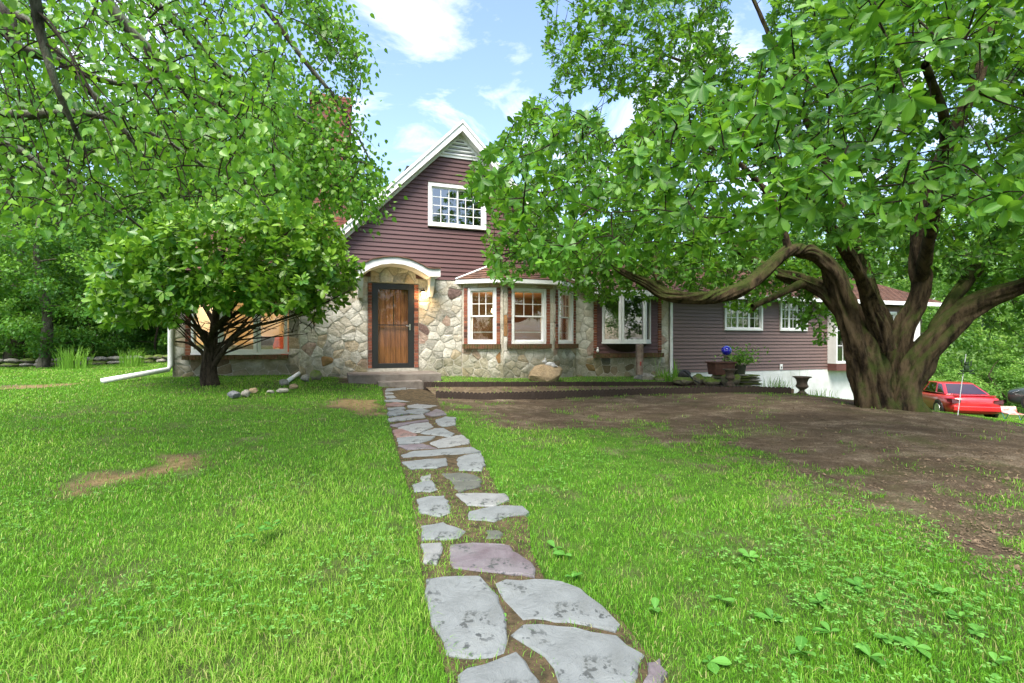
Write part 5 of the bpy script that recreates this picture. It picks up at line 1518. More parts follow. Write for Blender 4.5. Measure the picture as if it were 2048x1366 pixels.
# ------------------------------------------------------------------ cars
def car(name, loc, rz, paint, label, tall=0.0):
    root = empty(name, loc, label, 'car', rz)
    # half sections: station x (0 rear .. 4.5 front) -> half width, bottom, shoulder height, deck height
    st = [(0.0, .70, .34, .62, .74), (.06, .80, .26, .68, .90), (.35, .87, .2, .76, .955), (.9, .905, .18, .8, .95), (1.4, .91, .18, .8, .93), (2.2, .9, .18, .78, .91), (3.0, .9, .18, .76, .89), (3.5, .89, .18, .72, .84), (4.0, .86, .19, .66, .76), (4.35, .76, .24, .58, .66), (4.48, .6, .32, .5, .54)]
    vs, fs = [], []
    for x, w, zb_, zs, zd in st:
        zs += tall * .5; zd += tall * .6
        half = [(0, zb_), (w * .85, zb_), (w * .97, zb_ + .1), (w, (zb_ + zs) / 2 + .05), (w * .985, zs), (w * .9, zd - .03), (w * .6, zd), (0, zd + .01)]
        ring = [(x, y, z) for y, z in half] + [(x, -y, z) for y, z in half[-2:0:-1]]
        vs += ring
    m = 14
    for i in range(len(st) - 1):
        for k in range(m): fs.append((i * m + k, i * m + (k + 1) % m, (i + 1) * m + (k + 1) % m, (i + 1) * m + k))
    fs += [tuple(range(m)), tuple((len(st) - 1) * m + k for k in range(m - 1, -1, -1))]
    pm, nt, out = node_mat(name + '_paint'); pp = principled(nt, out, ramp(nt, noise_node(nt, 2, 3), [(.3, paint), (.7, tuple(c * .9 for c in paint))]), .28, .5); pp.inputs['Coat Weight'].default_value = .8
    xo = lambda x, y, z: (x - 2.2, y, z)
    body = MB().add(vs, fs, xo).build('body', pm, root); autosmooth(body, 50)
    sm = body.modifiers.new('sub', 'SUBSURF'); sm.levels = 1; sm.render_levels = 2
    T = tall
    # cabin: base ring and roof ring
    base = [(.62, .74), (1.2, .8), (2.3, .8), (3.25, .74)]; top = [(1.35, .52), (1.6, .57), (2.2, .58), (2.55, .54)]
    zb_, zt_ = .93 + T * .6, 1.36 + T
    vs = [(x, y, zb_ - .03 * (i == 3)) for i, (x, y) in enumerate(base)] + [(x, y, zt_ - (.03 if i in (0, 3) else 0)) for i, (x, y) in enumerate(top)]
    vs += [(x, -y, z) for x, y, z in vs]
    pill = [(0, 1, 5, 4), (1, 2, 6, 5), (2, 3, 7, 6), (8, 12, 13, 9), (9, 13, 14, 10), (10, 14, 15, 11), (4, 5, 13, 12), (5, 6, 14, 13), (6, 7, 15, 14), (0, 4, 12, 8), (3, 11, 15, 7), (0, 8, 9, 10, 11, 3, 2, 1)]
    cab = MB().add(vs, pill, xo).build('roof', pm, root); autosmooth(cab, 40)
    bv = cab.modifiers.new('bevel', 'BEVEL'); bv.width = .05; bv.segments = 3
    V_ = [Vector(xo(*v)) for v in vs]
    def pane(nm, idx, ins):
        P = [V_[i] for i in idx]; cc = sum(P, Vector()) / len(P)
        nrm = (P[1] - P[0]).cross(P[-1] - P[0]).normalized()
        if nrm.dot(cc - Vector((-.2, 0, 1))) < 0: nrm = -nrm
        Q = [cc + (p - cc) * ins + nrm * .012 for p in P]
        MB().add([tuple(q) for q in Q] + [tuple(q - nrm * .03) for q in Q], [tuple(range(len(Q)))] + [(i, (i + 1) % len(Q), (i + 1) % len(Q) + len(Q), i + len(Q)) for i in range(len(Q))]).build(nm, M['car_window'], root)
    pane('rear_window', (0, 4, 12, 8), .86); pane('windscreen', (3, 7, 15, 11), .88)
    for s in (0, 8):
        pane('side_window', (1 + s, 2 + s, 6 + s, 5 + s), .85); pane('side_window', (0 + s, 1 + s, 5 + s, 4 + s), .74); pane('side_window', (2 + s, 3 + s, 7 + s, 6 + s), .78)
    lm = simple(name + '_tail_lamp', (.09, .01, .012), (.05, .012, .012), 9, .2, .6)
    for s in (-1, 1):
        MB().add([(.03, s * .5, .7 + T * .5), (.015, s * .78, .66 + T * .5), (.16, s * .88, .7 + T * .5), (.22, s * .9, .82 + T * .5), (.04, s * .79, .83 + T * .5), (.03, s * .5, .8 + T * .5)], [(0, 1, 4, 5), (1, 2, 3, 4)], lambda x, y, z: (x - 2.2 - .03, y * 1.005, z)).build('tail_light', lm, root)
        MB().add([(4.36, s * .42, .52), (4.2, s * .8, .56), (4.0, s * .85, .66), (4.25, s * .5, .64)], [(0, 1, 2, 3)], lambda x, y, z: (x - 2.2 + .05, y, z + T * .5)).build('headlight', M['white'], root)
        MB().box(2.9, 3.08, s * .93 - .07, s * .93 + .07, .92 + T * .6, 1.05 + T * .6, xo).build('mirror', pm if T == 0 else M['black'], root, bevel=.03)
        for wx in (.85, 3.6):
            R_ = .33 + T * .1
            def wf(x, y, z, wx=wx, s=s, R_=R_): return (wx - 2.2 + x, s * (.80 + z), R_ + y)
            tyre = MB().lathe([(R_ * .7, -.1), (R_ * .97, -.1), (R_, -.06), (R_, .07), (R_ * .97, .11), (R_ * .7, .115)], 28, (0, 0, 0), wf).build('wheel', M['edging'], root)
            MB().lathe([(R_ * .68, .1), (R_ * .66, .122), (R_ * .2, .115), (.01, .118)], 20, (0, 0, 0), wf).build('rim', M['steel'], tyre)
            MB().lathe([(R_ * 1.16, .0), (R_ * 1.16, .098), (R_ * 1.04, .1)], 24, (0, 0, 0), wf).build('wheel_arch', M['black'], root)
    MB().box(-.035, .05, -.75, .75, .36, .56, xo).build('bumper', pm, root, bevel=.03)
    MB().box(-.02, .1, -.7, .7, 1.0 + T * .6, 1.03 + T * .6, lambda x, y, z: (x - 2.2 + .16, y * .93, z - .065)).build('spoiler', pm, root, bevel=.01)
    return root
M['car_window'] = glass_mat('car_window', (.3, .34, .33), .2)
car_xy = P3(1957, 830, 20.0)
cz0 = g1(car_xy.x, car_xy.y)
car('red_car', (car_xy.x - .2, car_xy.y + 1.2, CAMZ - .084 * 20.0 - 1.36), R(72), (.42, .012, .018), 'glossy red two door coupe parked down the slope beyond the magnolia')
c2 = P3(2075, 800, 18.5)
car('dark_car', (c2.x + 2.5, c2.y + .4, CAMZ - 2.75), R(128), (.035, .045, .042), 'dark grey green car at the edge of the drive beside the red coupe', .28)
# little folding chair on the slope
fc = P3(2026, 838, 18.0)
chair = empty('folding_chair', fc, 'small red and white folding chair with teal legs near the parked cars', 'chair', R(-20))
teal = simple('teal_tube', (.05, .2, .22), (.04, .15, .17), 5, .4, .4); redf = simple('red_white_webbing', (.45, .08, .06), (.6, .5, .45), 7, .8, .2)
MB().box(-.22, .22, -.2, .2, .18, .21).build('seat', redf, chair)
MB().add([(-.22, .2, .2), (.22, .2, .2), (.22, .3, .42), (-.22, .3, .42), (-.22, .22, .2), (.22, .22, .2), (.22, .32, .42), (-.22, .32, .42)], [(0, 1, 2, 3), (7, 6, 5, 4), (0, 4, 5, 1), (3, 2, 6, 7), (1, 5, 6, 2), (0, 3, 7, 4)]).build('backrest', redf, chair)
for sx in (-.22, .22):
    for y0, y1 in ((-.2, .18), (.2, -.16)): MB().tube([(sx, y0, .2), (sx, y1, -.25)], .014, 6).build('leg', teal, chair)
# ------------------------------------------------------------------ plants
def unit(a): return a / (np.linalg.norm(a, axis=-1, keepdims=True) + 1e-9)

LEAF = {  # along, side, lift ; faces
 'oval': ([(0, 0, 0), (.38, .2, .05), (.38, 0, 0), (.38, -.2, .05), (.72, .22, .02), (.72, 0, -.03), (.72, -.22, .02), (1, 0, -.1)], [(0, 2, 1), (0, 3, 2), (4, 5, 7), (5, 6, 7)], [(1, 2, 5, 4), (2, 3, 6, 5)]),
 'heart': ([(0, 0, 0), (.12, .3, .04), (.3, 0, 0), (.12, -.3, .04), (.45, .36, .03), (.5, 0, -.01), (.45, -.36, .03), (1, 0, -.08)], [(0, 2, 1), (0, 3, 2), (4, 5, 7), (5, 6, 7)], [(1, 2, 5, 4), (2, 3, 6, 5)]),
 'oval_low': ([(0, 0, 0), (.58, .23, .04), (.58, 0, -.01), (.58, -.23, .04), (1, 0, -.1)], [(0, 2, 1), (0, 3, 2), (1, 2, 4), (2, 3, 4)], []),
 'diamond': ([(0, 0, 0), (.5, .3, .06), (1, 0, -.05), (.5, -.3, .06)], [(0, 2, 1), (0, 3, 2)], []),
 'lance': ([(0, 0, 0), (.45, .1, .02), (1, 0, -.16), (.45, -.1, .02)], [(0, 2, 1), (0, 3, 2)], [])}

def fine_leaf(prof):
    V, T3, T4 = [(0, 0, 0)], [], []
    for t, w in prof: V += [(t, w, .09 * w / .25 - .12 * t * t), (t, w * .5, .03 - .12 * t * t), (t, 0, -.12 * t * t), (t, -w * .5, .03 - .12 * t * t), (t, -w, .09 * w / .25 - .12 * t * t)]
    V.append((1, 0, -.14)); n = len(prof)
    for k in range(4):
        T3.append((0, 2 + k, 1 + k)); b = 1 + (n - 1) * 5; T3.append((b + k, b + k + 1, len(V) - 1))
        for i in range(n - 1): a = 1 + i * 5 + k; T4.append((a, a + 1, a + 6, a + 5))
    return V, T3, T4
LEAF['oval_fine'] = fine_leaf([(.1, .05), (.25, .12), (.42, .19), (.6, .235), (.74, .225), (.86, .16), (.95, .07)])
LEAF['heart_fine'] = fine_leaf([(.04, .2), (.12, .31), (.25, .37), (.4, .35), (.58, .25), (.75, .13), (.9, .05)])

def RIB(shape): return np.array([1.0 if abs(t[1]) < 1e-6 else 0.0 for t in LEAF[shape][0]]) * (0.0 if shape in ('diamond', 'lance') else 1.0)

def leaf_arrays(P, D, Nn, L, shape):
    tv, t3, t4 = LEAF[shape]
    tv = np.array(tv)
    D = unit(D); Sd = unit(np.cross(Nn, D)); Nn = np.cross(D, Sd)
    V = P[:, None, :] + L[:, None, None] * (tv[None, :, 0, None] * D[:, None] + tv[None, :, 1, None] * Sd[:, None] + tv[None, :, 2, None] * Nn[:, None])
    b = (np.arange(len(P)) * len(tv))[:, None, None]
    Fs = [(b + np.array(t3)[None]).reshape(-1, 3)]
    if t4: Fs.append((b + np.array(t4)[None]).reshape(-1, 4))
    return V.reshape(-1, 3), Fs, len(tv)

def leaves_obj(name, parent, P, D, Nn, L, tint, shape, mat, origin=(0, 0, 0)):
    V, Fs, m = leaf_arrays(P - np.array(origin), D, Nn, L, shape)
    o = link(name, np_mesh(name, V, Fs, True, {'tint': np.repeat(np.clip(tint, 0, 1), m), 'rib': np.tile(RIB(shape), len(P))}), mat, parent)
    return o

def catmull(pts, step):
    pts = np.asarray(pts, float); out = []
    k = len(pts)
    for i in range(k - 1):
        p0, p1, p2, p3 = pts[max(i - 1, 0)], pts[i], pts[i + 1], pts[min(i + 2, k - 1)]
        n = max(1, int(np.linalg.norm(p2[:3] - p1[:3]) / step))
        for t in np.arange(n) / n:
            out.append(.5 * ((2 * p1) + (-p0 + p2) * t + (2 * p0 - 5 * p1 + 4 * p2 - p3) * t * t + (-p0 + 3 * p1 - 3 * p2 + p3) * t ** 3))
    out.append(pts[-1])
    out = np.array(out); out[:, 3] = np.maximum(out[:, 3], .002)
    return out

class Tubes:
    def __init__(s): s.V = []; s.F = []; s.n = 0
    def add(s, path, sides, bark=0.0, seed=0):
        path = np.asarray(path, float); P, r = path[:, :3], path[:, 3]
        T = unit(np.gradient(P, axis=0)) if len(P) > 2 else unit(np.repeat((P[-1] - P[0])[None], len(P), 0))
        ref = np.array([0.31, 0.17, 0.93]) if abs(T[0, 2]) < .9 else np.array([1, .1, 0.])
        A = unit(np.cross(T, ref)); B = np.cross(T, A)
        th = np.arange(sides) / sides * 2 * np.pi
        rr = np.repeat(r[:, None], sides, 1)
        if bark:
            l = np.cumsum(np.concatenate([[0], np.linalg.norm(np.diff(P, axis=0), axis=1)]))
            nz = vnoise(np.repeat(th[None] * 1.6, len(P), 0), np.repeat(l[:, None], sides, 1), 2.2, seed) + .5 * vnoise(np.repeat(th[None] * 4, len(P), 0), np.repeat(l[:, None], sides, 1), 3.5, seed + 1)
            if sides > 30:
                th2 = np.repeat(np.abs(th - np.pi)[None], len(P), 0)
                rd = 1 - np.abs(2 * vnoise(th2 * 5 + l[:, None] * .6, np.repeat(l[:, None], sides, 1), 1.3, seed + 7) - 1)
                rr = rr * (1 + .13 * (rd - .6)) 
            w = .5 + .5 * np.cos(th)[None]; nz = nz * (1 - w ** 8) + .75 * w ** 8
            rr = rr * (1 + bark * (nz - .75))
        V = P[:, None] + rr[..., None] * (np.cos(th)[None, :, None] * A[:, None] + np.sin(th)[None, :, None] * B[:, None])
        m = len(P); i = np.arange(m - 1)[:, None] * sides; k = np.arange(sides)[None]; k2 = (k + 1) % sides
        s.F.append(np.stack([i + k, i + k2, i + sides + k2, i + sides + k], -1).reshape(-1, 4) + s.n)
        s.V.append(V.reshape(-1, 3)); s.n += m * sides
    def obj(s, name, mat, parent, origin):
        return link(name, np_mesh(name, np.concatenate(s.V) - np.array(origin), np.concatenate(s.F), True), mat, parent)

def grow(nodes, tips, thin, rmax, sag, tubes, rg, sides=5):
    """join every tip to the nearest wood; returns twig directions"""
    nodes = np.asarray(nodes, float)
    buf = np.empty((len(nodes) + len(tips) * 4, 3)); buf[:len(nodes)] = nodes; n = len(nodes)
    d0 = np.array([np.min(((nodes - t) ** 2).sum(1)) for t in tips])
    dirs = np.zeros((len(tips), 3))
    for i in np.argsort(d0):
        t = tips[i]
        d = ((buf[:n] - t) ** 2).sum(1)
        j = int(np.argmin(d)); a = buf[j].copy(); L = math.sqrt(d[j])
        if L < 1e-3: L = 1e-3; a = t + np.array([0, 0, -.05])
        mid = a + (t - a) * .5 + rg.normal(0, .08, 3) * L + np.array([0, 0, sag * L])
        r0 = min(rmax, thin * (1.3 + 1.6 * L))
        ts = np.linspace(0, 1, max(3, min(7, int(L / .12) + 2)))[:, None]
        P = (1 - ts) ** 2 * a + 2 * ts * (1 - ts) * mid + ts ** 2 * t
        rad = r0 + (thin * .6 - r0) * ts[:, 0]
        tubes.add(np.concatenate([P, rad[:, None]], 1), sides)
        dirs[i] = P[-1] - P[-2]
        for q in (len(P) // 3, 2 * len(P) // 3, len(P) - 1): buf[n] = P[q]; n += 1
    return unit(dirs)

def proj(P):
    return 1024 + P[:, 0] / P[:, 1] * FPX, 683 - (P[:, 2] - CAMZ) / P[:, 1] * FPX

def whorls(tips, dirs, k0, k1, L0, L1, up, rg, spread=.9, drop=0.0, jitter=.03, tipfrac=.0):
    """leaves in rosettes round each tip"""
    P, D, Nn, L, T = [], [], [], [], []
    for t, d in zip(tips, dirs):
        n = rg.integers(k0, k1 + 1)
        ax = unit(d + np.array([0, 0, up]) + rg.normal(0, .25, 3))
        ref = unit(np.cross(ax, rg.normal(0, 1, 3))); r2 = np.cross(ax, ref)
        base = rg.normal(0.45, .16); a0 = rg.uniform(0, 6.28)
        for k in range(n):
            a = a0 + k * 2.4
            rad = ref * math.cos(a) + r2 * math.sin(a)
            el = rg.uniform(-.1, .75)
            dd = rad * spread + ax * el + np.array([0, 0, -drop])
            P.append(t - ax * rg.uniform(0, .09) + rg.normal(0, jitter, 3) * .3); D.append(dd)
            Nn.append(ax + rg.normal(0, .35, 3) + np.array([0, 0, .25])); L.append(rg.uniform(L0, L1)); T.append(base + rg.normal(0, .19))
    return map(np.array, (P, D, Nn, L, T))

LEAFMESH = {}
def single_leaf(shape, tint, mat):
    key = (shape, tint, mat.name)
    if key not in LEAFMESH:
        V, Fs, m = leaf_arrays(np.zeros((1, 3)), np.array([[1., 0, 0]]), np.array([[0, 0, 1.]]), np.ones(1), shape + '_fine' if shape + '_fine' in LEAF else shape)
        me = np_mesh('leaf', V, Fs, True, {'tint': np.full(m, tint), 'rib': RIB(shape + '_fine' if shape + '_fine' in LEAF else shape)}); me.materials.append(mat); LEAFMESH[key] = me
    return LEAFMESH[key]

def crown(root, P, D, Nn, L, T, shape, mat, nsingle, origin):
    """the leaves that show largest become leaf objects, the rest one mass"""
    x, y = proj(P)
    app = np.where((P[:, 1] > .6) & (x > 0) & (x < 2048) & (y > 0) & (y < 1366), L / np.maximum(P[:, 1], .1), 0)
    order = np.argsort(-app)[:nsingle]
    order = order[app[order] > 0]
    rest = np.ones(len(P), bool); rest[order] = False
    D = unit(D); Sd = unit(np.cross(Nn, D)); N2 = np.cross(D, Sd)
    for i in order:
        me = single_leaf(shape, round(float(np.clip(T[i], 0, 1)) * 4) / 4, mat)
        Mx = Matrix(((D[i, 0], Sd[i, 0], N2[i, 0]), (D[i, 1], Sd[i, 1], N2[i, 1]), (D[i, 2], Sd[i, 2], N2[i, 2])))
        o = link('leaf', me, None, root, Vector(P[i] - np.array(origin)), Mx.to_euler(), (float(L[i]),) * 3)
    if shape != 'oval':
        o = leaves_obj('crown', root, P[rest], D[rest], Nn[rest], L[rest], T[rest], shape, mat, origin); o['kind'] = 'stuff'
        return o
    big = L / np.maximum(P[:, 1], .1) > .0135          # nearer leaves with a fuller outline
    Vs, Fa, at_, ar_, nb = [], [[], []], [], [], 0
    for sh, sel in (('oval', rest & big), ('oval_low', rest & ~big)):
        V, Fs, m = leaf_arrays(P[sel] - np.array(origin), D[sel], Nn[sel], L[sel], sh)
        Vs.append(V); Fa[0].append(Fs[0] + nb)
        if len(Fs) > 1: Fa[1].append(Fs[1] + nb)
        at_.append(np.repeat(np.clip(T[sel], 0, 1), m)); ar_.append(np.tile(RIB(sh), int(sel.sum()))); nb += len(V)
    o = link('crown', np_mesh('crown', np.concatenate(Vs), [np.concatenate(f) for f in Fa if f], True, {'tint': np.concatenate(at_), 'rib': np.concatenate(ar_)}), mat, root)
    o['kind'] = 'stuff'
    return o

def limb(pts):
    """pixel limb: (px, py, depth, radius)"""
    return np.array([[*P3(a, b, d), r] for a, b, d, r in pts])

# ---- the big magnolia
rg = np.random.default_rng(5)
tb = np.array(P3(1790, 815, 9.3)); tb[2] = g1(tb[0], tb[1]) - .1
D0 = 9.3
limbs = [
 limb([(1752, 832, D0, .46), (1742, 790, D0, .33), (1728, 720, D0, .28), (1706, 650, D0, .245), (1690, 608, D0, .21), (1662, 540, D0 - .1, .15), (1620, 505, D0 - .2, .12), (1578, 501, D0 - .3, .1), (1536, 538, D0 - .4, .115), (1494, 572, D0 - .5, .115), (1447, 590, D0 - .6, .105), (1400, 597, D0 - .6, .1), (1335, 590, D0 - .5, .095), (1292, 566, D0 - .4, .075), (1250, 546, D0 - .3, .055), (1180, 500, D0, .035), (1080, 430, D0 + .4, .02)]),
 limb([(1700, 640, D0 + .02, .17), (1650, 585, D0 + .2, .13), (1600, 560, D0 + .4, .115), (1548, 543, D0 + .6, .095), (1480, 500, D0 + .9, .075), (1400, 430, D0 + 1.2, .05), (1290, 340, D0 + 1.6, .03)]),
 limb([(1604, 567, D0 + .35, .1), (1565, 586, D0 + .2, .065), (1530, 602, D0 + .1, .055), (1505, 613, D0, .05)]),
 limb([(1512, 611, D0 + .02, .04), (1506, 622, D0, .022)]),
 limb([(1785, 790, D0 + .35, .3), (1778, 700, D0 + .4, .2), (1770, 650, D0 + .45, .155), (1752, 610, D0 + .5, .12), (1735, 560, D0 + .6, .1), (1700, 450, D0 + 1, .09), (1640, 300, D0 + 1.5, .07), (1560, 120, D0 + 2, .05), (1490, -40, D0 + 2.2, .03)]),
 limb([(1795, 800, D0 + .1, .32), (1792, 720, D0 + .05, .21), (1806, 655, D0, .18), (1832, 608, D0 - .1, .16), (1842, 560, D0 - .2, .15), (1836, 500, D0 - .3, .125), (1850, 400, D0 - .6, .1), (1900, 280, D0 - 1.0, .085), (1950, 170, D0 - 1.4, .07), (1990, 40, D0 - 1.6, .05)]),
 limb([(1812, 842, D0 - .1, .42), (1810, 790, D0 - .1, .29), (1836, 725, D0 - .15, .245), (1880, 670, D0 - .25, .22), (1930, 622, D0 - .4, .19), (1985, 592, D0 - .6, .16), (2050, 570, D0 - .9, .13), (2150, 530, D0 - 1.4, .09), (2300, 440, D0 - 2, .05)]),
 limb([(1880, 660, D0 - .2, .15), (1905, 600, D0 - .1, .11), (1935, 560, D0, .1), (1990, 480, D0 + .2, .08), (2040, 330, D0 + .5, .06), (2060, 150, D0 + .8, .04)]),
 limb([(1768, 700, D0 - .15, .2), (1745, 620, D0 - .3, .12), (1715, 540, D0 - .8, .09), (1650, 440, D0 - 1.6, .075), (1560, 330, D0 - 2.6, .055), (1450, 240, D0 - 3.4, .035)]),
 limb([(1842, 560, D0 - .2, .12), (1860, 470, D0 - 1.0, .09), (1880, 360, D0 - 2.2, .07), (1890, 250, D0 - 3.4, .055), (1850, 130, D0 - 4.6, .035)]),
 limb([(1578, 501, D0 - .3, .07), (1560, 440, D0 - .4, .06), (1530, 380, D0 - .6, .05), (1440, 300, D0 - .9, .035), (1330, 290, D0 - 1, .02)]),
 limb([(1335, 590, D0 - .5, .05), (1310, 540, D0 - .3, .045), (1312, 470, D0 - .2, .035), (1270, 400, D0, .025), (1150, 330, D0 + .2, .018)]),
 limb([(1640, 300, D0 + 1.5, .055), (1480, 180, D0 + 2.2, .04), (1330, 110, D0 + 2.6, .03), (1200, 80, D0 + 2.8, .02)]),
]
mag = empty('magnolia_tree', tb, 'huge spreading magnolia with a mossy forked trunk rising from the bare earth', 'tree')
tub = Tubes(); nodes = []
for i, lm in enumerate(limbs):
    lm[:, 3] *= np.where(lm[:, 3] > .12, .92, 1.0)
    p = catmull(lm, .045 if lm[0, 3] > .13 else .07); tub.add(p, 48 if lm[0, 3] > .13 else 9, .62 if lm[0, 3] > .13 else .3, i)
    nodes.append(p[p[:, 2] > 2.0][::3, :3])
trunk_o = tub.obj('trunk', M['bark_magnolia'], mag, tb)
nodes = np.concatenate(nodes)
MAIN = [(925, 352), (945, 328), (985, 300), (1000, 270), (1045, 228), (1060, 192), (1112, 195), (1150, 228), (1188, 215), (1205, 250), (1222, 285), (1250, 258), (1300, 218), (1340, 190), (1400, 205), (1500, 130), (1540, 100), (1600, 10), (1640, -400), (3200, -400), (3200, 700), (2060, 735), (2010, 745), (1968, 690), (1955, 636), (1900, 575), (1850, 540), (1800, 565), (1755, 575), (1720, 545), (1698, 600), (1688, 665), (1640, 688), (1604, 655), (1575, 600), (1500, 622), (1445, 612), (1385, 585), (1350, 560), (1290, 575), (1200, 606), (1168, 606), (1128, 590), (1100, 556), (1060, 545), (1030, 560), (988, 562), (974, 520), (958, 482), (990, 450), (968, 420), (932, 398)]
LOBE = [(1075, -400), (1085, 60), (1095, 110), (1108, 150), (1100, 188), (1130, 196), (1162, 170), (1202, 178), (1216, 200), (1262, 192), (1272, 238), (1302, 232), (1335, 195), (1400, 205), (1500, 130), (1620, 10), (1640, -400)]
KEEPOUT = [(1250, 548), (1330, 570), (1400, 575), (1490, 555), (1530, 520), (1575, 480), (1625, 485), (1680, 530), (1720, 560), (1800, 560), (1850, 500), (1960, 600), (1960, 700), (1690, 700), (1640, 600), (1500, 640), (1400, 620), (1250, 600)]
def mag_tips(n):
    out = []
    while sum(map(len, out)) < n:
        q = rg.normal(0, 1, (4000, 3)); q = unit(q) * (rg.uniform(0.12, 1, 4000) ** .42)[:, None]
        P = np.array([5.4, 8.0, 4.6]) + q * np.array([7.3, 5.9, 6.2])
        low = 2.0 + 0.9 * np.clip(1 - np.hypot((P[:, 0] - 5.4) / 7, (P[:, 1] - 8) / 6), 0, 1)
        ok = (P[:, 2] > np.where(P[:, 1] > 9.6, 1.35, low)) & (P[:, 1] > 2.3) & (np.linalg.norm(P - np.array([0, 0, CAMZ]), axis=1) > 3.0)
        P = P[ok]; x, y = proj(P)
        ins = in_poly(x, y, MAIN) | (in_poly(x, y, LOBE) & (P[:, 1] > 8.5))
        ins &= ~(in_poly(x, y, KEEPOUT) & (P[:, 1] < 9.5))
        ins &= ~(in_poly(x, y, KEEPOUT) & (rg.uniform(0, 1, len(x)) < .25))
        ins &= ~((x > 1460) & (x < 1540) & (y > -60) & (y < 110))
        # fewer where hidden far outside the frame
        ins &= (x < 2250) | (rg.uniform(0, 1, len(x)) < .25)
        ins &= (y > -160) | (rg.uniform(0, 1, len(x)) < .22)
        ins &= (P[:, 1] < 10.5) | (y < 320) | (rg.uniform(0, 1, len(x)) < .55)
        # clumping
        cl_ = vnoise(P[:, 0] + P[:, 2] * .7, P[:, 1] - P[:, 2] * .6, 1.5, 4)
        ins &= cl_ > rg.uniform(.1, .55, len(x))
        out.append(P[ins])
    return np.concatenate(out)[:n]
tips = mag_tips(11000)
und = []
for k in range(420):
    und.append(np.array(P3(rg.uniform(1170, 1700), rg.uniform(480, 597), rg.uniform(9.6, 11.6))))
tips = np.concatenate([tips, np.array(und)])
tw = Tubes()
dirs = grow(nodes, tips, .0045, .04, .06, tw, rg, 4)
tw.obj('branches', M['bark_twig'], mag, tb)
extra = tips[rg.integers(0, len(tips), 1500)] + rg.normal(0, .14, (1500, 3))
exd = unit(rg.normal(0, 1, (1500, 3)) + np.array([0, 0, .4]))
xe, ye = proj(extra); oke = in_poly(xe, ye, MAIN) | in_poly(xe, ye, LOBE)
P, D, Nn, L, T = whorls(np.concatenate([tips, extra[oke]]), np.concatenate([dirs, exd[oke]]), 6, 9, .085, .16, .35, rg, drop=.18)
crown(mag, P, D, Nn, L, T, 'oval', M['leaf_mag'], 300, tb)

# ---- the small round-headed tree by the house
rg = np.random.default_rng(6)
vb = gp(422, 770); vb = np.array([vb.x, vb.y, vb.z])
dV = vb[1]
vib = empty('viburnum_tree', vb, 'small round headed tree with a short dark trunk before the wide living room window', 'tree')
vl = [limb([(424, 778, dV, .15), (421, 750, dV, .115), (422, 715, dV, .095), (428, 660, dV, .075), (436, 600, dV, .06), (440, 540, dV, .05), (450, 480, dV, .035), (455, 430, dV, .02)]),
      limb([(413, 778, dV - .05, .1), (410, 745, dV - .05, .085), (414, 700, dV - .05, .055), (425, 665, dV - .1, .05), (450, 640, dV - .2, .04), (500, 610, dV - .3, .03), (570, 560, dV - .4, .02), (640, 500, dV - .3, .012)]),
      limb([(425, 735, dV, .06), (445, 705, dV - .1, .05), (470, 675, dV - .2, .042), (500, 655, dV - .4, .034), (560, 640, dV - .5, .022), (640, 610, dV - .6, .014), (700, 580, dV - .6, .01)]),
      limb([(412, 720, dV, .05), (400, 700, dV - .1, .035), (375, 686, dV - .2, .022), (350, 683, dV - .3, .014)]),
      limb([(415, 690, dV, .05), (400, 660, dV + .1, .04), (360, 640, dV + .2, .03), (300, 610, dV + .2, .022), (230, 580, dV, .014)]),
      limb([(430, 650, dV, .05), (400, 600, dV + .2, .038), (350, 540, dV + .4, .028), (290, 490, dV + .5, .018)]),
      limb([(437, 600, dV, .045), (480, 540, dV - .4, .034), (540, 490, dV - .7, .024), (600, 450, dV - .8, .015)]),
      limb([(436, 610, dV, .045), (420, 550, dV - .6, .034), (380, 500, dV - 1.1, .024), (330, 470, dV - 1.4, .015)]),
      limb([(428, 660, dV, .045), (460, 620, dV - .7, .03), (490, 590, dV - 1.2, .022), (520, 570, dV - 1.6, .012)])]
tub = Tubes(); nodes = []
for i, lm in enumerate(vl):
    p = catmull(lm, .06); tub.add(p, 10 if lm[0, 3] > .07 else 6, .4, 60 + i); nodes.append(p[p[:, 2] > vb[2] + .9][::2, :3])
tub.obj('trunk', M['bark_twig'], vib, vb)
VM = [(168, 650), (180, 560), (205, 490), (260, 450), (330, 420), (400, 400), (480, 385), (560, 395), (620, 405), (680, 450), (695, 500), (728, 540), (735, 590), (712, 615), (672, 672), (640, 655), (612, 615), (585, 580), (548, 600), (505, 612), (480, 560), (455, 600), (420, 606), (395, 600), (375, 575), (350, 618), (345, 650), (300, 640), (240, 668)]
tips = []
while sum(map(len, tips)) < 1500:
    q = unit(rg.normal(0, 1, (3000, 3))) * (rg.uniform(.15, 1, 3000) ** .4)[:, None]
    P = np.array([vb[0] + .25, vb[1] - .25, vb[2] + 2.35]) + q * np.array([2.75, 1.7, 1.6])
    x, y = proj(P); u_, v_ = wh(P[:, 0], P[:, 1])
    tips.append(P[in_poly(x, y, VM) & (P[:, 2] > vb[2] + .95) & (v_ < -.15)])
low_ = []
for k in range(170):
    low_.append(np.array(P3(rg.uniform(345, 610), rg.uniform(555, 622), dV + rg.uniform(-1.5, -.2))))
tips = np.concatenate([np.concatenate(tips)[:1500], np.array(low_)])
tw = Tubes(); dirs = grow(np.concatenate(nodes), tips, .004, .03, .04, tw, rg)
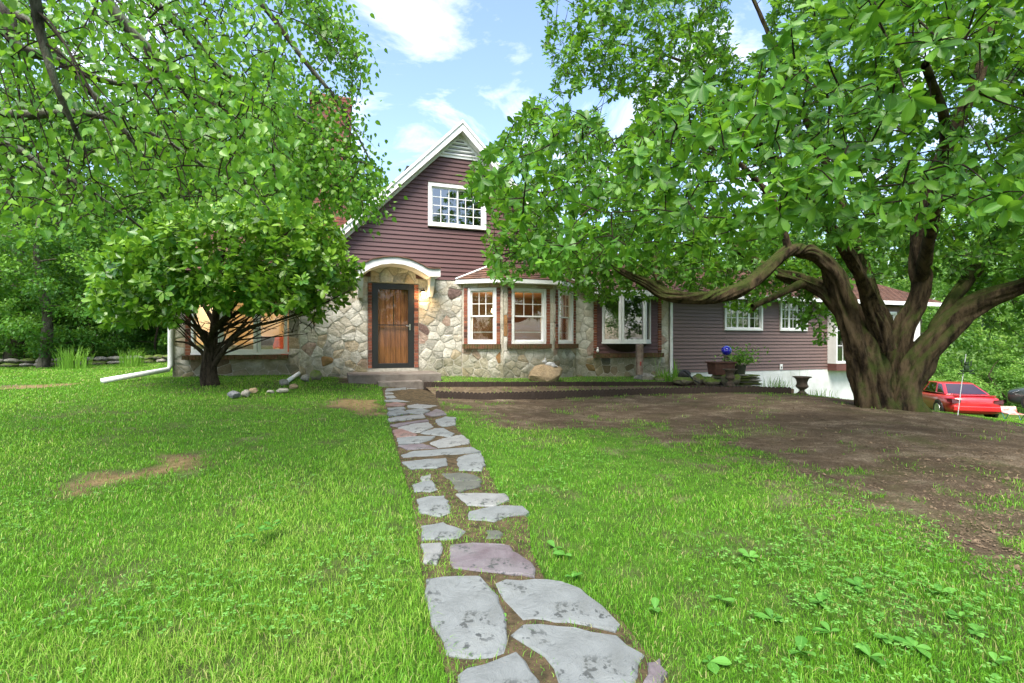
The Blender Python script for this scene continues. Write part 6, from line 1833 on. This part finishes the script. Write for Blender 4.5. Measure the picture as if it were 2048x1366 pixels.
# bare twiggy lower branches
bare = []
for k in range(170):
    x, y = rg.uniform(350, 640), rg.uniform(600, 668)
    bare.append(np.array(P3(x, y, dV + rg.uniform(-.8, .3))))
for k in range(34):                       # fan of bare lower branches
    sx_ = rg.choice([-1, 1, 1]); ex = 430 + sx_ * rg.uniform(50, 190 if sx_ > 0 else 110); ey = rg.uniform(575, 668); dd_ = dV + rg.uniform(-.9, .2)
    s0 = rg.uniform(655, 725)
    tw.add(catmull(limb([(424, s0, dV, .02), (424 + (ex - 424) * .35, s0 - (s0 - ey) * .3 - 4, (dV * 2 + dd_) / 3, .015), (424 + (ex - 424) * .7, s0 - (s0 - ey) * .75, (dV + dd_ * 2) / 3, .01), (ex, ey, dd_, .005)]), .06), 6)
grow(np.concatenate(nodes), np.array(bare), .0055, .024, .05, tw, rg)
tw.obj('branches', M['bark_twig'], vib, vb)
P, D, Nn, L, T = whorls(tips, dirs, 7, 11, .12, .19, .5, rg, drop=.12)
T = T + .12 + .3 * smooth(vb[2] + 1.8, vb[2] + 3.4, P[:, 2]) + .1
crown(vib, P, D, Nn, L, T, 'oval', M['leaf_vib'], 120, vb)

# ---- the birch overhanging from the left
rg = np.random.default_rng(8)
bb_ = np.array([-7.6, 3.6, g1(-7.6, 3.6)])
birch = empty('birch_tree', bb_, 'overhanging birch with lichen covered branches and drooping pointed leaves', 'tree')
top1, top2, top3 = (-7.4, 3.7, 5.2), (-7.2, 3.8, 6.6), (-7.5, 3.6, 3.6)
def blimb(start, pts): return np.array([[*start]] + [[*P3(a, b, d), r] for a, b, d, r in pts])
bl_ = [np.array([[-7.6, 3.6, bb_[2] - .1, .26], [-7.55, 3.6, 1.5, .2], [-7.5, 3.6, 3.6, .17], [-7.4, 3.7, 5.2, .14], [-7.2, 3.8, 6.6, .11], [-6.9, 3.9, 9, .06]]),
       blimb((*top2, .09), [(-200, -420, 3.9, .075), (60, -260, 3.9, .06), (200, -20, 3.9, .045), (262, 62, 4.0, .04), (345, 150, 4.2, .034), (420, 250, 4.5, .026), (480, 350, 4.8, .016), (540, 420, 5, .008)]),
       blimb((*top1, .09), [(-160, -60, 3.5, .065), (0, 20, 3.5, .05), (35, 95, 3.5, .042), (95, 112, 3.6, .036), (150, 140, 3.7, .03), (230, 166, 3.9, .022), (300, 165, 4.1, .014), (345, 120, 4.2, .007)]),
       blimb((*top2, .08), [(0, -300, 4.6, .06), (200, -120, 4.7, .05), (300, -5, 4.8, .042), (370, 62, 5, .036), (430, 130, 5.2, .03), (520, 190, 5.4, .022), (620, 250, 5.6, .014), (700, 330, 5.8, .007)]),
       blimb((*top1, .08), [(-250, 150, 4.4, .06), (0, 225, 4.5, .045), (110, 225, 4.6, .038), (200, 232, 4.8, .03), (330, 280, 5, .022), (430, 350, 5.2, .014), (520, 420, 5.4, .007)]),
       blimb((*top3, .08), [(-250, 250, 4.2, .055), (0, 285, 4.3, .04), (80, 330, 4.4, .033), (160, 370, 4.5, .024), (250, 430, 4.8, .013), (300, 470, 5, .006)]),
       blimb((*top2, .07), [(100, -350, 5.2, .055), (400, -150, 5.3, .045), (520, 0, 5.4, .035), (600, 110, 5.6, .026), (680, 210, 5.8, .017), (740, 320, 6, .009)]),
       blimb((*top1, .06), [(-100, -80, 2.9, .045), (50, -40, 2.9, .036), (80, 60, 3.0, .028), (120, 190, 3.1, .02), (170, 300, 3.3, .012)]),
       blimb((*top1, .07), [(-150, 60, 3.8, .05), (30, 30, 3.8, .04), (150, 150, 4.0, .03), (270, 290, 4.3, .02), (330, 400, 4.6, .01)])]
tub = Tubes(); nodes = []
for i, lm in enumerate(bl_):
    p = catmull(lm, .07); tub.add(p, 10 if i == 0 else 7, .45, 80 + i)
    if i: nodes.append(p[::2, :3])
tub.obj('trunk', M['bark_lichen'], birch, bb_)
BM_ = [(-700, -500), (560, -500), (635, -40), (650, 10), (690, 40), (725, 110), (722, 190), (735, 260), (742, 330), (790, 340), (795, 375), (740, 440), (700, 425), (640, 400), (600, 340), (560, 390), (520, 410), (470, 380), (430, 420), (380, 430), (340, 395), (290, 430), (250, 470), (180, 430), (120, 470), (60, 430), (-200, 480), (-700, 400)]
tips = []
while sum(map(len, tips)) < 2900:
    d = rg.uniform(3.0, 6.4, 4000); x = np.where(rg.uniform(0, 1, 4000) < .36, rg.uniform(540, 800, 4000), rg.uniform(-400, 800, 4000)); y = rg.uniform(-300, 480, 4000)
    d = np.where(x > 560, rg.uniform(5.2, 6.4, 4000), d)
    P = np.stack([(x - 1024) / FPX * d, d, CAMZ + (683 - y) / FPX * d], 1)
    ok = in_poly(x, y, BM_) & (((x > -60) & (y > -60)) | (rg.uniform(0, 1, 4000) < .3))
    ok &= vnoise(P[:, 0] * 1.3 + P[:, 2], P[:, 1] + P[:, 2] * .4, 1.6, 9) > rg.uniform(.2, .75, 4000)
    tips.append(P[ok])
tips = np.concatenate([np.concatenate(tips)[:2750], np.stack([(lambda a: a)(np.array(P3(rg.uniform(590, 722), rg.uniform(170, 425), rg.uniform(5.2, 6.3)))) for _ in range(130)])])
tw = Tubes(); dirs = grow(np.concatenate(nodes), tips, .0034, .02, .1, tw, rg, 5)
allb = np.concatenate(nodes)
for k in range(150):                      # long hanging twigs
    a = allb[rg.integers(0, len(allb))]; L_ = rg.uniform(.7, 1.7)
    dr = np.array([rg.uniform(.2, .9), rg.uniform(-.35, .35), rg.uniform(-.7, -.1)]); dr /= np.linalg.norm(dr)
    pts = [a]
    for q in range(6):
        dr = unit(dr + np.array([0, 0, -.12]) + rg.normal(0, .1, 3)); pts.append(pts[-1] + dr * L_ / 6)
    pts = np.array(pts); xx, yy = proj(pts)
    if (in_poly(xx, yy, BM_) | (xx < 0) | (yy < 0)).all():
        tw.add(catmull(np.concatenate([pts, np.linspace(.0075, .002, 7)[:, None]], 1), .08), 5)
tw.obj('branches', M['bark_twig'], birch, bb_)
n_ = 7
base = np.repeat(tips, n_, 0) + rg.normal(0, .11, (len(tips) * n_, 3))
D = unit(rg.normal(0, .55, base.shape) + np.array([0, 0, -.75]) + np.repeat(dirs, n_, 0) * .4)
Nn = rg.normal(0, 1, base.shape) + np.array([0, -.3, .5])
L = rg.uniform(.036, .074, len(base)); T = np.repeat(rg.normal(.55, .16, len(tips)), n_) + rg.normal(0, .14, len(base))
crown(birch, base, D, Nn, L, T, 'heart', M['leaf_birch'], 280, bb_)

# ---- woodland trees and shrubs
def wood_tree(seed, H, rx, base_h, nleaf, size, mat, trunk_mat, nclump=46, shape='diamond', trunk_r=.22):
    rg = np.random.default_rng(seed)
    tub = Tubes()
    tr = np.array([[0, 0, -.3, trunk_r * 1.3], [rg.normal(0, .1), rg.normal(0, .1), H * .25, trunk_r], [rg.normal(0, .25), rg.normal(0, .25), H * .6, trunk_r * .6], [0, 0, H * .93, trunk_r * .15]])
    p = catmull(tr, .4); tub.add(p, 9, .3, seed)
    q = unit(rg.normal(0, 1, (nclump, 3))) * (rg.uniform(.1, 1, nclump) ** .45)[:, None]
    cz = (H + base_h) / 2
    Cc = np.array([0, 0, cz]) + q * np.array([rx, rx, (H - base_h) / 2])
    Cc[:, :2] *= (1.1 - .5 * np.clip((Cc[:, 2] - cz) / (H - cz), 0, 1))[:, None]
    grow(p[len(p) // 5:, :3], Cc, .012, trunk_r * .4, .08, tub, rg, 5)
    wood = tub
    w = rg.uniform(.6, 1.4, nclump); cid = rg.choice(nclump, nleaf, p=w / w.sum())
    rr = rg.uniform(.28, .5, nclump) * rx * .62
    off = unit(rg.normal(0, 1, (nleaf, 3))) * (rg.uniform(0, 1, nleaf) ** .4)[:, None] * rr[cid][:, None] * np.array([1.15, 1.15, .75])
    P = Cc[cid] + off; P[:, 2] = np.maximum(P[:, 2], .05)
    D = unit(off * .6 + rg.normal(0, .5, P.shape) * rr[cid][:, None] + np.array([0, 0, -.3 * rx * .2]))
    Nn = rg.normal(0, .6, P.shape) + np.array([0, 0, 1.0])
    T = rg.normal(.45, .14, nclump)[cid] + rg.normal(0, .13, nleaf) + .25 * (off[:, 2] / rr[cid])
    L = rg.uniform(.7, 1.3, nleaf) * size
    V, Fs, m = leaf_arrays(P, D, Nn, L, shape)
    lm = np_mesh('crown', V, Fs, False, {'tint': np.repeat(np.clip(T, 0, 1), m)}); lm.materials.append(mat)
    wm = np_mesh('trunk', np.concatenate(wood.V), np.concatenate(wood.F), True); wm.materials.append(trunk_mat)
    return wm, lm

def place(name, kit, x, y, s, rz, label, cat, group=None, z=None, sz=1.0):
    z = g1(x, y) if z is None else z
    root = empty(name, (x, y, z), label, cat, 0, group)
    for nm, me in (('trunk' if cat == 'tree' else 'stems', kit[0]), ('crown' if cat == 'tree' else 'foliage', kit[1])):
        o = link(nm, me, None, root, None, (0, 0, rz), (s, s, s * sz))
        if nm in ('crown', 'foliage'): o['kind'] = 'stuff'
    return root
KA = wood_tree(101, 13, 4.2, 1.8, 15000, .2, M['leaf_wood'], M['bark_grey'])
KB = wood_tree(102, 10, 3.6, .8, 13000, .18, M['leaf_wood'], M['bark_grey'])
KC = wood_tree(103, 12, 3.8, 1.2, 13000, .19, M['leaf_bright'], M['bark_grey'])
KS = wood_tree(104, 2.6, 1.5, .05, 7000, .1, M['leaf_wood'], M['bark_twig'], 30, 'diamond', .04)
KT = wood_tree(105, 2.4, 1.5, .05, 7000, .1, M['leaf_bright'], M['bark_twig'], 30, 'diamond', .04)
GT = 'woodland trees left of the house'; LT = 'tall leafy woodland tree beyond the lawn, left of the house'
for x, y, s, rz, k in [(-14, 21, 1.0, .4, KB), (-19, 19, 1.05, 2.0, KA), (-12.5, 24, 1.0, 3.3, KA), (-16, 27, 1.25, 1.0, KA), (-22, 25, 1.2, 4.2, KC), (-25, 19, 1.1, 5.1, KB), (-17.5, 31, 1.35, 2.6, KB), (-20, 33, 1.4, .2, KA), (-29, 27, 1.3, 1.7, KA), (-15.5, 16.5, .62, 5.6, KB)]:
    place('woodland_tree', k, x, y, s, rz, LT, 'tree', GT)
place('maple_tree', KC, -13.6, 27, 1.32, 4.0, 'tall pale green maple rising behind the chimney of the stone house', 'tree')
GS = 'shrubs along the left woodland edge'; LS = 'dense dark green shrub above the dry stone wall, left of the house'
for x, y, s, rz in [(-17.8, 18.2, 1.0, .3), (-15.6, 18.6, 1.15, 1.4), (-13.4, 18.9, 1.05, 2.7), (-19.6, 17.2, 1.2, 3.9), (-12.2, 22, 1.5, 5.0), (-17, 21.5, 1.5, 2.2), (-21.5, 20.5, 1.6, .8), (-14.5, 22.5, 1.6, 4.4)]:
    place('woodland_shrub', KS, x, y, s, rz, LS, 'shrub', GS)
for x, y, s, rz in [(-11.2, 19.6, 1.05, 3.1), (-9.6, 20.6, 1.0, 5.1), (-10.2, 17.8, .7, 1.9)]:
    place('pale_shrub', KT, x, y, s, rz, 'feathery pale green shrub at the end of the lawn by the house corner', 'shrub', 'pale shrubs by the house corner')
GR_ = 'trees beyond the drive'; LR = 'hazy pale green tree beyond the parked cars'
for x, y, s, rz, k in [(24, 30, 1.0, .5, KC), (30, 29, 1.1, 1.5, KC), (36, 33, 1.25, 2.9, KC), (27, 38, 1.25, 4.1, KC), (20, 38, 1.2, 5.0, KC), (42, 30, 1.2, .9, KC), (34, 42, 1.4, 3.5, KC), (46, 40, 1.4, 2.2, KC), (31, 24, .8, 2.1, KC), (24.5, 45, 1.4, 1.2, KC), (31, 9, 1.0, 3.0, KC), (37, 3, 1.1, 1.1, KC), (36, 13, 1.1, 5.5, KC)]:  # unseen trees at the list's end are added for wing window reflections
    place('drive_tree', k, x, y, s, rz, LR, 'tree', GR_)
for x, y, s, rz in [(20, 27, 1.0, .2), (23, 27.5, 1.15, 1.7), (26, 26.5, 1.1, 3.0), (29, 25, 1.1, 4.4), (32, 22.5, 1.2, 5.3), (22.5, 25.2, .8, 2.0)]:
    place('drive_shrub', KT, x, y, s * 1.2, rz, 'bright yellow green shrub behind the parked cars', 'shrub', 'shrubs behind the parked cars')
GX_ = 'trees behind the house'
for x, y, s, rz, k in [(8, 36, .9, .4, KA), (14, 38, .95, 2.2, KC), (3, 40, .8, 3.3, KB)]:
    place('rear_tree', k, x, y, s, rz, 'leafy tree standing behind the roof of the right wing', 'tree', GX_)

# far woods
def woods(name, label, x0, x1, y0, y1, h, n, size, mat, seed):
    rg = np.random.default_rng(seed)
    x = rg.uniform(x0, x1, n); y = rg.uniform(y0, y1, n)
    top = h * (.6 + .5 * fbm(x, y * .3, .22, 3, seed))
    z = gz(x, y) + top * rg.uniform(0, 1, n)
    P = np.stack([x, y, z], 1); D = unit(rg.normal(0, 1, P.shape) + np.array([0, -.3, -.2])); Nn = rg.normal(0, .7, P.shape) + np.array([0, -.4, .8])
    T = .1 + .75 * fbm(x + z * .3, z, .55, 3, seed + 3) + rg.normal(0, .12, n)
    o = leaves_obj(name, None, P, D, Nn, rg.uniform(.6, 1.4, n) * size, T, 'diamond', mat)
    tag(o, label, 'woods', kind='stuff')
woods('distant_woods', 'dense dark green woods closing the view left of the house', -62, -7, 36, 46, 15, 85000, .42, M['leaf_wood'], 3)
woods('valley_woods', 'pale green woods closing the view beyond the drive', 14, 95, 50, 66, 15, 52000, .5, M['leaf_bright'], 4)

# ---- blade plants, weeds, pot plant
def iris(px, py, depth, n, h, label, name='iris_clump', mat='leaf_wood', spread=.35, cat='plant', group=None, z=None, lean=.35, w=.028):
    c = P3(px, py, depth); zz = g1(c.x, c.y) if z is None else z
    rg = np.random.default_rng(int(px))
    root = empty(name, (c.x, c.y, zz), label, cat, 0, group)
    for half in range(1):
        V, Fs = [], []
        for i in range(n):
            a = rg.uniform(0, 6.28); r = spread * rg.uniform(0, 1) ** .6; b = np.array([math.cos(a) * r, math.sin(a) * r * .6, 0])
            la = a + rg.normal(0, .6); L = h * rg.uniform(.65, 1.1); ln = lean * rg.uniform(.2, 1.3)
            wd = w * rg.uniform(.7, 1.2); sx = np.array([math.cos(la + 1.57), math.sin(la + 1.57), 0]) * wd / 2
            k = len(V)
            for t in (0, .4, .75, 1):
                pt = b + np.array([math.cos(la) * ln * L * t ** 2, math.sin(la) * ln * L * t ** 2, L * (t - .25 * ln * t ** 3)])
                ww = 1 - t * .75 if t < 1 else .05
                V += [pt - sx * ww, pt + sx * ww]
            for j in range(3): Fs.append((k + 2 * j, k + 2 * j + 1, k + 2 * j + 3, k + 2 * j + 2))
        o = link('leaves', np_mesh('leaves', np.array(V), np.array(Fs), False, {'tint': np.clip(rg.normal(.55, .2, len(V)), 0, 1)}), M[mat], root); o['kind'] = 'stuff'
    return root
iris(146, 737, 15.5, 120, .75, 'taller upright iris clump in front of the dry stone wall', spread=.5, mat='leaf_fern')
iris(262, 733, 16.0, 90, .62, 'shorter iris clump between the dry stone wall and the feathery shrubs', spread=.42, mat='leaf_fern')
iris(1330, 745, 13.7, 60, .42, 'leafy lily clump growing among the rocks by the white downspout', 'lily_clump', 'leaf_fern', .3, z=.26, lean=.8, w=.03)
iris(1353, 745, 13.5, 16, .6, 'tall grassy leaves beside the white downspout', 'lily_clump', 'leaf_fern', .07, z=.28, lean=.3, w=.03)
iris(1316, 742, 13.8, 5, .95, 'single arching lily stalk before the stone pier', 'lily_clump', 'leaf_fern', .05, z=.28, lean=.4, w=.02)
iris(1560, 789, 11.6, 60, .3, 'grassy weeds against the white foundation behind the edging', 'weed_clump', 'leaf_fern', .4, z=.2, lean=.6, w=.014)
iris(1540, 780, 12.2, 30, .34, 'dark grassy weeds between the slate pile and the lone goblet urn', 'weed_clump', 'leaf_wood', .25, z=.2, lean=.5, w=.016)
iris(1640, 795, 10.9, 50, .2, 'short grassy weeds between the lone goblet urn and the magnolia trunk', 'weed_clump', 'leaf_fern', .35, lean=.6, w=.012)
iris(1598, 742, 14.6, 7, 1.0, 'thin pale seed stalks standing before the white foundation', 'weed_clump', 'leaf_fern', .25, z=-.1, lean=.25, w=.008)
# pot plant foliage
rg = np.random.default_rng(31)
tp = np.stack([rg.normal(.05, .2, 420), rg.normal(0, .13, 420), .33 + np.abs(rg.normal(0, .2, 420))], 1)
tp[:, 0] += (tp[:, 2] - .3) * rg.normal(0, .5, 420)
o = leaves_obj('foliage', pot, tp, rg.normal(0, 1, (420, 3)) + np.array([0, 0, .2]), rg.normal(0, .4, (420, 3)) + np.array([0, 0, 1]), rg.uniform(.06, .11, 420), rg.normal(.65, .2, 420), 'diamond', M['leaf_fern']); o['kind'] = 'stuff'
MBs = Tubes()
for k in range(22):
    a = tp[rg.integers(0, 420)]
    MBs.add(np.array([[0, 0, .25, .004], [a[0] * .5, a[1] * .5, a[2] * .7, .003], [*a, .002]]), 4)
MBs.obj('stems', M['leaf_fern'], pot, (0, 0, 0))

# broad-leaved plantain rosettes in the lawn
PLM = [single_leaf('oval', t, M['clover']) for t in (.05, .25, .5)]
r_ = random.Random(15)
spots = [(1110, 1100), (1130, 1115), (1640, 1210), (1310, 1225), (1440, 1205), (1880, 1190), (1920, 1240), (1780, 1285), (1830, 1300), (1950, 1270), (1545, 1245), (1740, 1320), (1600, 1310), (1990, 1330), (1500, 1120), (1720, 1180), (1660, 1270), (1420, 1330), (520, 1085), (545, 1075), (505, 1100), (470, 1090), (1145, 1160), (1010, 1240), (1060, 1252), (1220, 1255), (930, 1075)]
for i, (px, py) in enumerate(spots):
    c = gp(px, py)
    left = px < 700
    root = empty('nettle_weed' if left else 'plantain_weed', c, 'leafy weed tuft in the middle of the left lawn' if left else 'flat broad leaved plantain weed in the lawn right of the path', 'weed', r_.uniform(0, 6), 'weeds in the left lawn' if left else 'plantain weeds')
    small = (px, py) in ((1010, 1240), (1060, 1252), (1220, 1255), (930, 1075))
    for k in range(r_.randint(4, 7)):
        a = k * 2.4 + r_.uniform(-.8, .8); L = r_.uniform(.03, .085) * (.5 if small else 1)
        link('leaf', r_.choice(PLM), None, root, (0, 0, .004 + (.012 if not small else 0) + (r_.uniform(.02, .09) if left else 0)), (r_.uniform(-.2, .2), r_.uniform(-.6, .0), a), (L, L * 1.25, L))

# unseen trees across the lawn, added so the window panes mirror some green
for x, y, s_, rz, k in [(-14, -20, 1.0, .3, KA), (-2, -24, 1.1, 2.0, KB), (10, -22, 1.1, 4.0, KA), (20, -15, 1.0, 5.2, KB)]:
    place('reflection_tree', k, x, y, s_, rz, 'leafy tree across the lawn facing the front of the stone house', 'tree', 'trees across the lawn')
